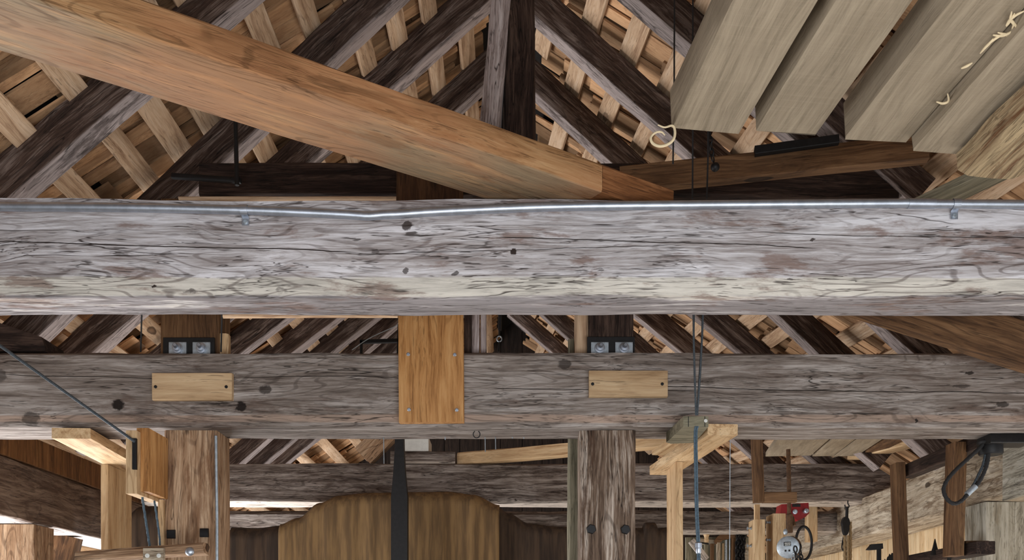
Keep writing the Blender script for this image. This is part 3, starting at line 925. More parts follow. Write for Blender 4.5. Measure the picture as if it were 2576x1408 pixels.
# ---------------------------------------------------------------- left: hanging studs, block and pulley
Yl = 3.85
e = P(130, 1102, Yl)
tag(bar('stud', e, V((-1.922, 4.75, e.z)), P(225, 1102, Yl).x - e.x, 0.043, M_2X, (1, 0, 0), (0, 0, 1), 0.001, 0.002), 'orange-ended stud lying flat under the second beam at left, its underside bright', 'stud')
tag(box('hanging_board', -1.905, -1.873, 4.42, 4.70, 0.9, e.z - 0.002, M_2X, None, 0.001, 0.002, 'z'), 'pale vertical board hanging under the flat stud on the left', 'board')
a = P(343, 1236, 3.74)
tag(box('block', a.x, P(375, 0, 3.74).x, 3.74, 3.95, a.z, CZ + (HY - 1076) / FPX * 3.74, M_ORANGE, None, 0.001, 0.003, 'z'), 'orange end-grain block beside the left post under the second beam', 'block')
rt = empty('pulley_block', P(330, 1240, 3.70))
tag(rt, 'pale wooden cheek block with a black slot, left of the orange block', 'pulley')
a = P(316, 1241, 3.70)
xr = P(343, 0, 3.70).x
box('cheek', a.x, xr, 3.70, 3.95, a.z, CZ + (HY - 1082) / FPX * 3.70, M_2X, rt, 0.001, 0.003, 'z')
c = P(342, 1140, 3.69)
box('wheel_slot', xr - 0.012, xr + 0.004, 3.688, 3.702, P(342, 1180, 3.69).z, P(342, 1102, 3.69).z, M_BLACK, rt, 0.0, 0.001, 'z')
tag(tube('steel_cable', [P(-60, 826, 3.62), P(340, 1111, 3.69)], 0.0055, M_ROPE, None, 12, 40, 6, 0.18), 'taut grey steel cable slanting across the left end of the second beam', 'cable')
tag(tube('rope', catmull([P(357, 1244, 3.80), P(367, 1310, 3.78), P(378, 1382, 3.74)], 12), 0.0045, M_BLUE, None, 10, 60, 3, 0.2), 'grey-blue rope hanging below the orange block, left one', 'rope')
tag(tube('rope', catmull([P(387, 1250, 3.90), P(393, 1290, 3.88), P(401, 1350, 3.86), P(404, 1430, 3.86)], 12), 0.004, M_BLUE, None, 10, 60, 3, 0.2), 'grey-blue rope hanging beside the left post, right one', 'rope')
tag(bar('stick', P(397, 1440, 3.93), P(397, 1256, 3.93), 0.03, 0.022, M_2X, (0, 1, 0), (1, 0, 0), 0.001, 0.002), 'thin pale stick standing along the left side of the left post', 'stick')
tag(tube('cable', [P(546, 1420, 3.95), P(546, 1300, 3.95), P(544, 1180, 3.95), P(543, 1096, 3.95)], 0.006, M_GALVD, None, 10), 'grey cable running up the right edge of the left post', 'cable')
# lever arm at the bottom
rt = empty('lever_arm', P(350, 1408, 3.7))
tag(rt, 'dark rounded wooden lever across the left post at the bottom edge', 'lever')
a, b = P(190, 1416, 3.66), P(512, 1394, 3.66)
M_, L_, ez_ = frame(a, b, V((0, 1, 0)))
sweep('arm', [(0.0, 0.012), (0.012, 0.0), (0.05, 0.0), (0.07, 0.012), (0.07, 0.032), (0.05, 0.046), (0.012, 0.046), (0.0, 0.034)], L_, M_, M_POST, rt, 0.003, 0.05, (0.01, 0.03))
a = P(361, 1414, 3.645)
pl = box('wooden_cleat', a.x, P(412, 0, 3.645).x, 3.640, 3.66, a.z, P(0, 1378, 3.645).z, M_PLATE, rt, 0.001, 0.002)
for x in (371, 400): screw('screw', P(x, 1397, 3.640), (0, -1, 0), 0.0085, M_WHITE, pl)
lathe('bolt', [(0.017, 0), (0.017, 0.006), (0.012, 0.012), (0.003, 0.014)], P(478, 1387, 3.661), (0, -1, 0.1), M_GALV, rt, 20)

# ---------------------------------------------------------------- right: T-shaped hanging frame, block, ropes
e = P(1780, 1093, 3.83)
tag(bar('stud', V((e.x, 3.83, e.z)), V((0.69, 4.78, e.z)), 0.125, 0.044, M_2X, (1, 0, 0), (0, 0, 1), 0.001, 0.002), 'orange-ended stud lying flat under the second beam at right, behind the twin cables', 'stud')
tag(box('hanging_board', 0.757, 0.79, 4.41, 4.67, 0.9, e.z - 0.002, M_2X, None, 0.001, 0.002, 'z'), 'pale yellow vertical board hanging under the flat stud on the right', 'board')
rt = empty('block', P(1740, 1110, 3.9))
tag(rt, 'grey weathered block under the second beam that the twin cables pass through', 'block')
zb_, zt_ = CZ + .817, CZ + .853
cb = prism('body', [V((.668, 3.72, zb_)), V((.766, 3.72, zb_)), V((.77, 4.03, zb_)), V((.675, 4.05, zb_)), V((.650, 4.02, zb_)), V((.655, 3.95, zb_))], (0, 0, .041), M_GREYB, rt)
for x in (.688, .752): box('strap', x - .0012, x + .0012, 3.7185, 3.721, zb_, zt_ + .004, M_BLACK, rt, 0, .0005)
screw('screw', P(1775, 1058, 3.719), (0, -1, 0), 0.007, M_WHITE, rt)
for pts, lab in (([(1745, 760), (1745, 850), (1748, 960), (1751, 1040), (1752, 1044)], 'dark thin cable dropping to the grey block, left of the twin pair'),
                 ([(1769, 760), (1766, 850), (1760, 950), (1754, 1040), (1754, 1044)], 'dark thin cable dropping to the grey block, right of the twin pair')):
    tag(tube('steel_cable', [P(x, y, 3.70) for x, y in pts], 0.0042, M_ROPE, None, 12, 50, 6, 0.18), lab, 'cable')
rp_ = catmull([P(1753, 1072, 3.712), P(1750, 1090, 3.71), P(1751, 1180, 3.70), P(1753, 1290, 3.70), P(1757, 1372, 3.70), P(1758, 1440, 3.70)], 14)
rt = empty('rope', P(1755, 1080, 3.70))
tag(rt, 'blue-grey doubled rope hanging under the grey block with a metal connector', 'rope')
tube('strand', [p + V((-.0036, 0, 0)) for p in rp_], 0.0040, M_BLUE, rt, 12, 50, 6, 0.18)
tube('strand', [p + V((.0036, 0.001, 0)) for p in rp_], 0.0040, M_BLUE, rt, 12, 50, 6, 0.18)
lathe('connector', [(.009, 0), (.011, .004), (.011, .02), (.014, .022), (.014, .04), (.010, .044)], P(1757, 1392, 3.70), (0, 0, 1), M_GALV, rt)
# cords running up past the boards
for pts, Y, lab in (([(1697, -60), (1696, 200), (1693, 412)], 3.62, 'thin dark cord hanging down beside the leftmost overhead board'),
                    ([(1743, -60), (1743, 300), (1742, 500)], 3.58, 'thin dark cord passing in front of the propped brown timber, left one'),
                    ([(1781, 300), (1781, 400), (1778, 500)], 3.58, 'thin dark cord passing in front of the propped brown timber, right one')):
    tag(tube('cord', [P(x, y, Y) for x, y in pts], 0.0032, M_CORD, None, 8), lab, 'cord')
for x, lab in ((356, 'thin dark cord crossing the left gap between the big beams, left of the bolted plates'), (558, 'thin dark cord crossing the left gap between big beams, right of the bolted plates')):
    tag(tube('cord', [P(x + 1, 770, 3.7), P(x - 2, 884, 3.93)], 0.0032, M_CORD, None, 8), lab, 'cord')


def chain(name, pts, r, wire, m, parent=None):
    pts = [V(p) for p in pts]
    geos = []
    step = r * 2.6
    L = 0
    P_ = resample(pts, step)
    for i in range(len(P_) - 1):
        a, b = P_[i], P_[i + 1]
        d = (b - a).normalized()
        u = d.orthogonal().normalized()
        w = d.cross(u)
        s = u if i % 2 else w
        c = (a + b) / 2
        ring = [c + d * math.cos(t) * r * 1.75 + s * math.sin(t) * r for t in [2 * math.pi * k / 12 for k in range(12)]]
        geos.append(tube_geo(ring, wire, 6, closed=True))
    vs, fs = join_geo(*geos)
    return link(name, mesh(name, vs, fs), m, parent, None, 60)


# chain with a ball on the propped timber
rt = empty('ball_chain', P(1797, 345, 3.60))
tag(rt, 'short black chain ending in a small ball, in front of the propped timber', 'chain')
chain('chain', [P(1786, 345, 3.6), P(1789, 375, 3.6), P(1794, 405, 3.6)], .0085, .0028, M_BLACK, rt)
tube('rod', [P(1785, 300, 3.6), P(1786, 352, 3.6)], .005, M_BLACK, rt)
lathe('ball', [(.002, -.017), (.009, -.0145), (.0145, -.009), (.017, 0), (.0145, .009), (.009, .0145), (.002, .017)], P(1799, 420, 3.6), (0, -1, 0), M_BLACK, rt, 20, 60)

# black iron rods upper left
rt = empty('iron_rod', P(593, 465, 3.85))
tag(rt, 'black iron rod with a flat arm, under the big diagonal timber on the left', 'rod')
tube('rod', [P(592, 280, 3.85), P(596, 466, 3.85)], .009, M_BLACK, rt)
bar('arm', P(430, 446, 3.86), P(604, 458, 3.86), .02, .02, M_BLACK, (0, 1, 0), (0, 0, 1), .001, .002, rt)
# black pipe frame left of orange plank
rt = empty('pipe_bracket', P(950, 880, 5.0))
tag(rt, 'black square pipe bracket just left of the orange plank, above the second beam', 'bracket')
bar('rail', P(905, 863, 5.0), P(1004, 860, 5.0), .02, .02, M_BLACK, (0, 1, 0), (0, 0, 1), 0, .002, rt)
bar('upright', P(905, 905, 5.0), P(905, 856, 5.0), .02, .014, M_BLACK, (0, 1, 0), (1, 0, 0), 0, .002, rt)
bar('upright', P(997, 905, 5.0), P(1000, 815, 5.0), .02, .012, M_BLACK, (0, 1, 0), (1, 0, 0), 0, .002, rt)
tag(tube('wire', catmull([P(885, 880, 4.98), P(930, 850, 4.98), P(1000, 818, 4.98)], 6), .002, M_GALVD, None, 6), 'thin wire slanting above the black pipe bracket', 'wire')
# turnbuckle
rt = empty('turnbuckle', P(1257, 878, 4.4))
tag(rt, 'black turnbuckle rod with an eye, right of the pinkish studs', 'turnbuckle')
tube('rod', [P(1258, 760, 4.4), P(1257, 830, 4.4)], .0085, M_BLACK, rt)
tube('eye', [P(1256 + 6 * math.cos(t), 852 + 7 * math.sin(t), 4.4) for t in [2 * math.pi * k / 14 for k in range(14)]], .0028, M_GALVD, rt, 8, closed=True)
tube('hook', catmull([P(1256, 830, 4.4), P(1256, 845, 4.4)], 4), .004, M_BLACK, rt)
tube('hook', catmull([P(1256, 860, 4.4), P(1254, 885, 4.4)], 4), .004, M_BLACK, rt)

# ---------------------------------------------------------------- things lying on the third beam
zt3 = 2.868
a = P(982, 1164, 7.02)
tag(box('timber_end', a.x, P(1145, 0, 7.02).x, 7.02, 7.22, zt3, zt3 + .092, M_THIRD, None, .002, .004), 'grey timber offcut lying on the third beam near the black post', 'offcut')
a = P(1018, 1132, 7.03)
tag(box('white_block', a.x, P(1078, 0, 7.03).x, 7.03, 7.3, zt3 + .094, zt3 + .2, M_WHITE, None, .002, .004), 'white painted block on the grey timber offcut', 'block')
tag(bar('plank', V((P(1150, 0, 7.05).x, 7.05, zt3)), V((P(1692, 0, 6.35).x, 6.4, zt3 + .01)), .10, .088, M_2X, (0, 1, 0), (0, 0, 1), .003, .006), 'pale knotty plank lying on the third beam, running behind the cracked post', 'plank')
tag(bar('brace', P(931, 1165, 7.0), P(1035, 1061, 7.0), .1, .16, M_POST, (0, 1, 0), (0, 0, 1), .003, .006), 'light brown brace rising from the third beam left of the black post', 'brace')
tag(bar('board', P(1640, 1144, 6.3), P(1700, 1104, 5.9), .12, .03, M_2X, (1, 0, 0), (0, 0, 1), .001, .002), 'pale board end left of the flat stud on the right', 'board')
rt = tag(tube('hook', [P(1199 + 8.5 * math.cos(t), 1092 + 9 * math.sin(t), 3.97) for t in [R(-60) + R(300) * k / 18 for k in range(19)]], .0022, M_CORD, None, 8), 'small wire hook under the second beam at centre', 'hook')
for i, (x, y0, y1, lab) in enumerate(((965, 1096, 1166, 'pale thin wire hanging left of the black post'), (1119, 1090, 1106, 'short pale nail under second beam, leftmost of the row'),
                                      (1220, 1088, 1136, 'pale thin wire hanging under the second beam at centre, beside the hook'), (1246, 1088, 1130, 'thin twisted wire right of the pale hanging wire'),
                                      (1288, 1088, 1102, 'short pale nail under the second beam, right of the hanging wires'), (1317, 1088, 1103, 'short pale nail under second beam, rightmost of the row'))):
    tag(tube('wire', [P(x, y0 - 8, 4.1), P(x + 1, y1, 4.1)], .0022, M_GALVD, None, 6), lab, 'wire')
tag(tube('wire', [P(1837, 1080, 4.12), P(1835, 1500, 4.3)], .0016, M_GALVD, None, 6), 'thin pale wire hanging in front of the tool wall', 'wire')

# ---------------------------------------------------------------- canvas covers and black post
def cover(name, tops, Y0, depth, m, label, seed, amp=0.02):
    """canvas hung over a frame: top outline (px, py) at distance Y0, folds running down, top rounded back"""
    rnd = random.Random(seed)
    x0, x1 = tops[0][0], tops[-1][0]
    nx, nz, nb = 90, 26, 8
    def top(px):
        for (a, b), (c, d) in zip(tops, tops[1:]):
            if a <= px <= c:
                t = (px - a) / (c - a)
                t = t * t * (3 - 2 * t)
                return b + (d - b) * t
        return tops[-1][1]
    vs, fs = [], []
    cols = nz + 1 + nb * 2
    for i in range(nx + 1):
        px = x0 + (x1 - x0) * i / nx
        zt_ = P(px, top(px), Y0).z
        X = (px - CX) / FPX * Y0
        f = mnoise.noise(V((X * 9, seed, 0))) * amp + mnoise.noise(V((X * 24, seed, 4))) * amp * 0.45
        rr = 0.09
        row = []
        for k in range(nz + 1):
            z = (zt_ - rr) * k / nz
            g_ = mnoise.noise(V((X * 3, z * 2.0, seed + 7))) * amp * 0.8
            row.append((X, Y0 + (f + g_) * (0.35 + 0.65 * (1 - k / nz)) , z))
        for k in range(1, nb + 1):
            t = math.pi / 2 * k / nb
            row.append((X, Y0 + rr - rr * math.cos(t) + f * 0.3, zt_ - rr + rr * math.sin(t)))
        for k in range(nb):
            t = (k + 1) / nb
            row.append((X, Y0 + rr + depth * t, zt_ - 0.12 * t * t))
        vs += row
    for i in range(nx):
        for k in range(cols - 1):
            a = i * cols + k
            fs.append((a, a + 1, a + cols + 1, a + cols))
    me = mesh(name, vs, fs)
    o = link(name, me, m, None, None, 180)
    md = o.modifiers.new('thick', 'SOLIDIFY')
    md.thickness = 0.006
    md.offset = 1
    return tag(o, label, 'tarp')


cover('canvas_cover', [(700, 1316), (745, 1300), (800, 1262), (850, 1244), (920, 1237), (1050, 1235), (1130, 1234), (1190, 1242), (1256, 1268)], 6.62, 0.22, M_TARP,
      'tan-brown canvas cover with a rounded top hanging behind the black post', 3, .025)
cover('canvas_cover', [(576, 1324), (640, 1326), (700, 1320), (716, 1316)], 6.68, 0.2, M_TARPD, 'dark brown canvas at the left, between the left post and tan cover', 5)
cover('canvas_cover', [(1250, 1272), (1280, 1290), (1330, 1314), (1400, 1322), (1470, 1324)], 6.70, 0.2, M_TARPD, 'dark brown canvas between the tan cover and the cracked post', 8)
cover('canvas_cover', [(1560, 1326), (1620, 1326), (1628, 1312), (1650, 1312), (1658, 1326), (1706, 1322)], 6.5, 0.2, M_TARPD, 'dark brown canvas just right of the cracked post', 9)
cover('canvas_cover', [(318, 1288), (345, 1272), (375, 1270), (420, 1285)], 6.3, 0.2, M_TARPD, 'small dark canvas behind the ropes left of the left post', 12)
xb = (1004 - CX) / FPX * 6.4
zs_ = [0.0, 1.9, P(0, 1250, 6.4).z, P(0, 1190, 6.4).z, P(0, 1130, 6.4).z, P(0, 1060, 6.4).z]
ws_ = [.055, .055, .055, .04, .03, .026]
vs = []
for z, w in zip(zs_, ws_): vs += [(xb - w, 6.40, z), (xb + w, 6.40, z), (xb + w, 6.48, z), (xb - w, 6.48, z)]
fs = [(i * 4 + j, i * 4 + (j + 1) % 4, i * 4 + 4 + (j + 1) % 4, i * 4 + 4 + j) for i in range(5) for j in range(4)] + [(3, 2, 1, 0), (20, 21, 22, 23)]
tag(link('post', mesh('post', vs, fs), M_BLACK), 'slim black post with a tapering top standing at centre in front of the tan cover', 'post')

# ---------------------------------------------------------------- right background: boards, hoist, tools
def pale_stack():
    d = V((456, 2400, 187)).normalized()
    Yf = 6.75
    sp = [(1926, 1150, 2036, 'pale board on the third beam behind the chain hoist, leftmost of the far row'), (2044, 1154, 2094, 'narrow pale board on the third beam, second in the far row'),
          (2098, 1156, 2152, 'pale board on the third beam, third in the far row'), (2160, 1156, 2200, 'brownish board on the third beam, rightmost of the far row')]
    for k, (xa, y, xb_, lab) in enumerate(sp):
        e = P(xa, y, Yf)
        e.z = zt3 + 0.004
        w = (xb_ - xa) / FPX * Yf
        tag(bar('sawn_board', e, e - d * 2.1, w, .03, M_BOARD if k < 3 else M_2XB, (1, 0, 0), (0, 0, 1), .0015, .002), lab, 'board', 'pale boards on the third beam')


pale_stack()
tag(bar('plank', P(2172, 1156, 6.9), P(2420, 1098, 5.6), .12, .035, M_2X, (-1, 0, 0), (0, 0, 1), .002, .003), 'pale-edged plank running above the right wall beam', 'plank')
# brown hanger with foot
rt = empty('hanger', P(1910, 1262, 5.2))
tag(rt, 'brown wooden L-shaped hanger carrying the hoist rod', 'hanger')
xh = (1900 - CX) / FPX * 5.2
bar('upright', (xh, 5.2, P(0, 1262, 5.2).z), (xh - .012, 5.2, P(0, 1095, 5.2).z), .06, .052, M_2XB, (0, 1, 0), (1, 0, 0), .001, .003, rt)
box('foot', xh + .05, (2005 - CX) / FPX * 5.2, 5.2, 5.26, P(0, 1262, 5.2).z, P(0, 1237, 5.2).z, M_2XB, rt, .001, .003)
# hoist
rt = empty('chain_hoist', P(1984, 1340, 5.2))
tag(rt, 'old chain hoist with a round silver face plate hanging on a rusty rod', 'hoist')
rod = tube('threaded_rod', [P(1983, 1130, 5.3), P(1985, 1238, 5.3)], .012, M_RUST, rt, 14)
tube('threaded_rod', [P(1985, 1262, 5.23), P(1985, 1300, 5.23)], .011, M_RUST, rt, 14)
lathe('socket', [(.015, 0), (.019, .004), (.019, .10), (.014, .104)], P(1986, 1340, 5.23), (0, 0, 1), M_RUST, rt, 8, 20)
ax = V((-.42, -.9, -.08)).normalized()
cface = P(1983, 1376, 5.15)
bd = lathe('housing', [(.052, .0), (.060, -.012), (.062, -.06), (.05, -.1), (.03, -.11)], cface, ax, M_RUST, rt, 28)
fp = lathe('face_plate', [(.060, -.002), (.060, .010), (.055, .014), (.01, .015)], cface, ax, M_GALVD, rt, 28)
u = ax.cross(V((0, 0, 1))).normalized() * -1
wv = u.cross(ax) * -1
if wv.z < 0: wv = -wv


def onface(a, b, o=.0155): return cface + u * a + wv * b + ax * o


if u.x < 0: u = -u


def plate(name, a, b, w, h, m, par, o=.0155, t=.0015): return prism(name, [onface(a - w, b - h, o), onface(a + w, b - h, o), onface(a + w, b + h, o), onface(a - w, b + h, o)], ax * t, m, par)


nm = plate('name_plate', -.002, .018, .019, .011, M_BLACK, fp)
for k, (a, b, w) in enumerate(((-.008, .022, .008), (.008, .022, .007), (-.006, .013, .009), (.009, .013, .005))): plate('plate_mark', a, b, w, .002, M_WHITE, nm, .0172, .0006)
plate('stamp', -.012, -.018, .005, .005, M_BLACK, fp); plate('stamp', .008, -.018, .005, .005, M_BLACK, fp)
chain('chain', [P(2000, 1372, 5.1), P(2004, 1408, 5.1), P(2006, 1450, 5.1)], .010, .004, M_BLACK, rt)
chain('chain', [P(2010, 1368, 5.14), P(2016, 1408, 5.14), P(2018, 1450, 5.14)], .010, .004, M_BLACK, rt)
chain('chain', [P(1996, 1392, 5.12), P(1994, 1420, 5.12), P(1994, 1450, 5.12)], .010, .004, M_GALVD, rt)
lathe('fitting', [(.008, 0), (.012, .01), (.012, .02), (.006, .03)], P(1976, 1344, 5.18), (0, 0, 1), M_GALVD, rt)
tube('lever_rod', [P(1994, 1300, 5.25), P(1999, 1322, 5.22)], .008, M_RUST, rt)
# dark wheel behind the hoist
tag(tube('wheel_rim', [P(2022 + 20 * math.cos(t), 1366 + 42 * math.sin(t), 6.3) for t in [2 * math.pi * k / 30 for k in range(30)]], .009, M_BLACK, None, 8, closed=True), 'black hoop hanging behind the chain hoist', 'hoop')
# red machine body
rt = empty('trolley', P(2000, 1310, 6.4))
tag(rt, 'red enamelled trolley with silver bolts, above the chain hoist', 'trolley')
Y_ = 6.35
prism('body', [P(x, y, Y_) for x, y in ((1966, 1268), (2034, 1264), (2036, 1290), (2026, 1300), (2008, 1309), (1996, 1302), (1972, 1303), (1963, 1290))], (0, .12, 0), M_RED, rt)
box('name_plate', P(1994, 0, 6.34).x, P(2014, 0, 6.34).x, 6.342, 6.349, P(0, 1274, 6.34).z, P(0, 1267, 6.34).z, M_BLACK, rt, 0, .0005)
for (x, y) in ((1966, 1300), (1998, 1288), (2024, 1286)):
    lathe('bolt', [(.014, 0), (.016, .01), (.016, .035), (.010, .037), (.009, .05)], P(x, y, 6.35), (.1 if x > 2010 else -.1, -1, 0), M_GALV, rt, 12)
# pale boards on edge
for (xl, xf, xr_, yt, lab) in ((1883, 1897, 1925, 1306, 'tan upright board with two black hooks, left of the chain hoist'), (1927, 1945, 1977, 1291, 'tan upright board with two black hooks, right behind the chain hoist')):
    X0 = (xf - CX) / FPX * 6.0
    yb_ = X0 * FPX / (xl - CX)
    rt = empty('upright_board', (X0, 6.0, 0))
    tag(rt, lab, 'board', 'tan upright boards by the hoist')
    box('board', X0, X0 + (xr_ - xf) / FPX * 6.0, 6.0, yb_, 0, P(0, yt, 6.0).z, M_2X, rt, .001, .003, 'z')
    for dy in (22, 66):
        c = V((X0 - .002, 6.06, P(0, yt + dy, 6.05).z))
        lathe('hook', [(.010, 0), (.010, .006), (.005, .008), (.005, .02), (.010, .022), (.010, .028)], c, (-1, -.2, 0), M_GALVD, rt, 10)
tag(bar('stick', P(1899, 1420, 6.6), P(1899, 1268, 6.6), .03, .035, M_2X, (0, 1, 0), (1, 0, 0), .001, .002), 'thin pale stick behind the left tan upright board', 'stick')
tag(bar('stud', P(2033, 1361, 7.44), P(2033, 1262, 7.44), .09, .074, M_2X, (0, 1, 0), (1, 0, 0), .001, .003), 'short tan stud hanging at the far end of the right wall beam', 'stud')

# pulley with ropes
rt = empty('rope_pulley', P(2130, 1300, 6.95))
tag(rt, 'black block pulley with tan ropes, hanging by a hook from the third beam', 'pulley')
Yp = 6.93
tube('hook', catmull([P(2133, 1258, Yp), P(2133, 1266, Yp), P(2136, 1272, Yp), P(2133, 1277, Yp), P(2127, 1275, Yp), P(2125, 1269, Yp)], 6), .0045, M_BLACK, rt, 8)
tube('shank', [P(2131, 1274, Yp), P(2130, 1302, Yp)], .011, M_BLACK, rt, 10)
prism('cheek', [P(2129 + 10.5 * math.cos(t) * (1 if math.sin(t) < 0 else .75), 1322 + 24 * math.sin(t), Yp - .02) for t in [2 * math.pi * k / 20 for k in range(20)]], (0, .04, 0), M_BLACK, rt)
tube('rope', resample([P(2124, 1346, Yp), P(2126, 1440, Yp)], .01), .011, M_HEMP, rt, 12, 50, 3, .25)
tube('rope', resample([P(2133, 1346, Yp - .01), P(2133, 1440, Yp - .01)], .01), .010, M_HEMP, rt, 12, 50, 3, .25)
tube('rope', resample([P(2139, 1312, Yp), P(2140, 1440, Yp)], .01), .010, M_HEMP, rt, 12, 50, 3, .25)
tube('hook', catmull([P(2122, 1350, Yp), P(2119, 1365, Yp), P(2118, 1378, Yp), P(2122, 1386, Yp)], 6), .005, M_BLACK, rt, 8)

# lumber rack beside the right wall
rt = empty('hanging_rack', P(2340, 1400, 5.0))
tag(rt, 'dark brown hanging rack frame in front of the right wall beam', 'rack')
XR = 2.17
ya, yb2 = XR * FPX / (2276 - CX), XR * FPX / (2420 - CX)
zta, ztb = P(0, 1172, ya).z, P(0, 1110, yb2).z
bar('upright', (XR - .02, ya, P(0, 1470, ya).z), (XR - .045, ya, P(0, 1162, ya).z), .10, .05, M_2XB, (0, 1, 0), (1, 0, 0), .002, .003, rt)
bar('upright', (XR - .05, yb2, P(0, 1396, yb2).z), (XR - .035, yb2, P(0, 1110, yb2).z), .10, .062, M_2XB, (0, 1, 0), (1, 0, 0), .002, .003, rt)
bar('top_rail', (XR + .02, ya + .1, P(0, 1164, ya).z), (XR + .02, yb2 - .1, P(0, 1164, ya).z), .07, .07, M_DARK, (1, 0, 0), (0, 0, -1), .001, .003, rt)
zb3 = P(0, 1392, yb2).z
bar('bottom_rail', (XR + .02, ya + .1, zb3 - .01), (XR + .02, yb2 - .1, zb3 - .01), .09, .06, M_DARK, (1, 0, 0), (0, 0, 1), .001, .003, rt)
bar('end_rail', (XR + .03, yb2 + .02, zb3 + .005), (XR + .14, yb2 + .02, zb3 + .005), .06, .06, M_2XB, (0, 1, 0), (0, 0, 1), .001, .003, rt)
# tools in the rack
rt = empty('bar_clamp', P(2215, 1408, 5.6))
tag(rt, 'black bar clamp standing left of the hanging rack', 'clamp')
Yk = 5.6
prism('bar', [P(x, y, Yk) for x, y in ((2207, 1372), (2217, 1372), (2217, 1460), (2207, 1460))], (0, .012, 0), M_BLACK, rt)
prism('jaw', [P(x, y, Yk - .01) for x, y in ((2182, 1382), (2191, 1371), (2193, 1368), (2221, 1366), (2222, 1379), (2216, 1381), (2190, 1383))], (0, .032, 0), M_BLACK, rt)
pts = [(2222, 1420), (2226, 1405), (2230, 1410), (2233, 1400), (2236, 1398), (2238, 1392), (2241, 1396), (2244, 1390), (2248, 1391), (2250, 1400), (2255, 1393), (2258, 1397), (2262, 1393), (2268, 1420)]
tag(prism('saw_blade', [P(x, y, 5.55) for x, y in pts], (0, .006, 0), M_BLACK), 'dark toothed saw blade tips beside the left rack upright', 'saw')
tag(lathe('cone_tool', [(.002, .085), (.012, .04), (.024, 0)], P(2352, 1396, 4.95), (0, 0, 1), M_BLACK, None, 16), 'black pointed cone standing on the lower rail of the rack', 'cone')
tag(bar('iron_bar', P(2386, 1420, 4.75), P(2383, 1330, 4.75), .016, .016, M_BLACK, (0, 1, 0), (1, 0, 0), 0, .002), 'black iron bar standing in the rack against the right upright', 'bar')

# steel cable loop hanging from a black fixture
rt = empty('cable_loop', P(2480, 1120, 4.1))
tag(rt, 'loop of dark steel cable with a metal sleeve hanging under the second beam at right', 'cable')
f_ = lambda x, y: P(2180 + x * .233, 1080 + y * .233, 4.08)
lp_ = [(1290, 90), (1240, 180), (1100, 310), (950, 450), (868, 550), (832, 640), (850, 720), (905, 785), (965, 798), (1030, 765), (1090, 700), (1190, 600), (1255, 490), (1300, 370), (1322, 230), (1325, 190)]
tube('cable', resample(catmull([f_(*p) for p in lp_], 8), .012), .0078, M_CORD, rt, 12, 40, 6, .18)
tube('cable', resample(catmull([f_(*p) + V((0, .012, 0)) for p in ((1085, 705), (1170, 590), (1225, 480), (1270, 380), (1300, 260), (1315, 200))], 8), .012), .0058, M_ROPE, rt, 12, 40, 6, .18)
tube('sleeve', [f_(1082, 700), f_(1130, 655), f_(1178, 612)], .0125, M_GALVD, rt, 12)
c = P(2510, 1102, 4.08)
rt = empty('iron_fixture', c)
tag(rt, 'black iron fixture under the second beam holding the cable loop', 'fixture')
lathe('spool', [(.045, 0), (.05, .008), (.048, .04), (.056, .05), (.056, .058)], (c.x - .02, 4.10, P(0, 1142, 4.08).z), (0, 0, 1), M_BLACK, rt, 24)
box('bracket', c.x - .06, c.x + .12, 4.02, 4.14, P(0, 1120, 4.08).z, 2.456, M_BLACK, rt, .001, .003)

# tool wall far right of centre
tag(box('back_board', 1.42, 1.98, 7.80, 7.83, 1.2, 2.41, M_GREYB, None, .002, .003, 'z'), 'grey-green boarding behind the hanging tools', 'board')
Yt = 7.70
tag(lathe('tool_handle', [(.018, -.045), (.020, -.02), (.016, -.01), (.018, 0), (.026, .02), (.022, .045), (.010, .055)], P(1777, 1350, Yt), (0, -.1, 1), M_2X, None, 16), 'turned pale wooden tool handle on the tool wall', 'handle')
rt = empty('frame_saw', P(1825, 1408, Yt))
tag(rt, 'old wooden frame saw with toothed blade hanging on the tool wall', 'saw')
prism('arm', [P(x, y, Yt) for x, y in ((1797, 1360), (1806, 1348), (1818, 1341), (1832, 1338), (1849, 1339), (1849, 1352), (1832, 1355), (1818, 1358), (1811, 1366), (1800, 1368))], (0, .03, 0), M_2XB, rt)
bar('side_post', P(1803, 1480, Yt), P(1803, 1364, Yt), .025, .03, M_PLATE, (0, 1, 0), (1, 0, 0), .001, .003, rt)
bar('side_post', P(1838, 1480, Yt), P(1840, 1353, Yt), .025, .035, M_2XB, (0, 1, 0), (1, 0, 0), .001, .003, rt)
tp = [P(1829, 1357, Yt), P(1829, 1470, Yt)]
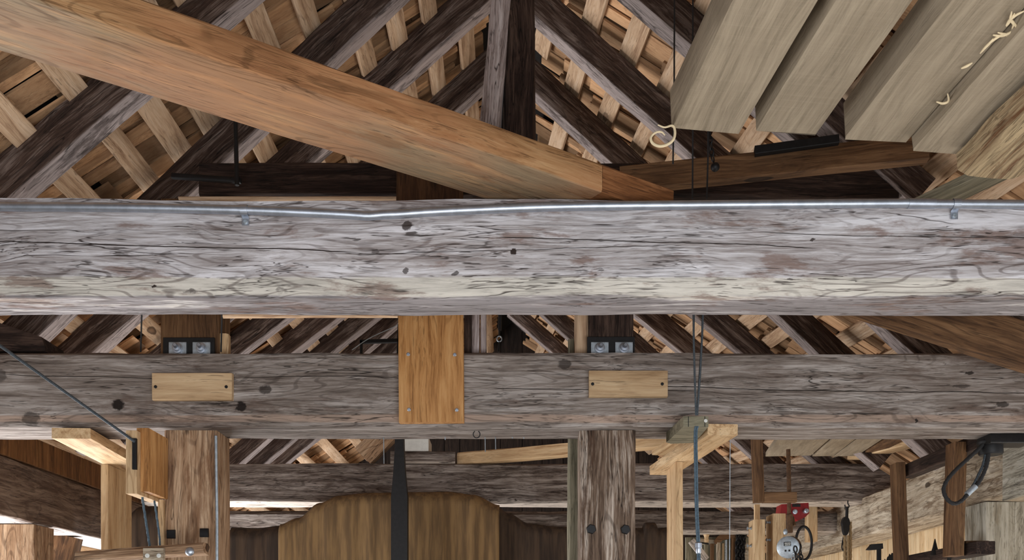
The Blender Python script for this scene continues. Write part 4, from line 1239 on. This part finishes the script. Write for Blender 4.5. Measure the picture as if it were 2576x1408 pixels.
for k in range(28):
    y = 1470 - k * 4
    tp += [P(1826, y - 1, Yt), P(1823, y - 3, Yt)]
prism('blade', tp, (0, .003, 0), M_GALVD, rt)
tag(bar('stick', P(1815, 1480, Yt + .03), P(1817, 1366, Yt + .03), .02, .016, M_2X, (0, 1, 0), (1, 0, 0), .001, .002), 'thin pale rod inside the frame saw', 'stick')
tag(bar('handle_plank', P(1787, 1480, Yt + .02), P(1788, 1367, Yt + .02), .03, .028, M_2XB, (0, 1, 0), (1, 0, 0), .001, .003), 'rust-brown slat hanging left of the frame saw', 'slat')
tag(bar('handle_plank', P(1772, 1480, Yt + .04), P(1772, 1362, Yt + .04), .03, .03, M_GREYB, (0, 1, 0), (1, 0, 0), .001, .003), 'grey slat below the turned handle', 'slat')
tag(bar('cross_piece', P(1758, 1368, Yt + .045), P(1800, 1372, Yt + .045), .03, .05, M_PLATE, (0, 1, 0), (0, 0, 1), .001, .004), 'pale crosspiece under the turned handle', 'board')
rt = empty('chain_bundle', P(1860, 1400, Yt))
tag(rt, 'bundle of black chain strands hanging beside the frame saw', 'chain')
rb = random.Random(5)
for k in range(7):
    x = 1853 + k * 3.0
    chain('chain', [P(x + 4, 1333 + abs(k - 3) * 2, Yt - .02 + .01 * (k % 3)), P(x, 1370, Yt - .02 + .012 * (k % 3)), P(x + rb.uniform(-3, 3), 1440, Yt - .02 + .012 * (k % 3))], .012, .0055, M_BLACK, rt)
tag(lathe('wooden_disc', [(.06, -.015), (.075, -.01), (.075, .01), (.06, .015)], P(1874, 1388, Yt + .03), (-.2, -1, 0), M_PLATE, None, 24), 'brown wooden disc behind the black chain bundle', 'disc')
tag(bar('brace', P(1771, 1412, 6.9), P(1733, 1364, 6.9), .03, .05, M_THIRD, (0, 1, 0), (0, 0, 1), .002, .003), 'small grey brace board slanting left of the rope connector', 'brace')
tag(tube('peg', [P(1752, 1362, Yt), P(1783, 1368, Yt)], .006, M_BLACK, None, 8), 'black iron peg on the crosspiece of the tool wall', 'peg')
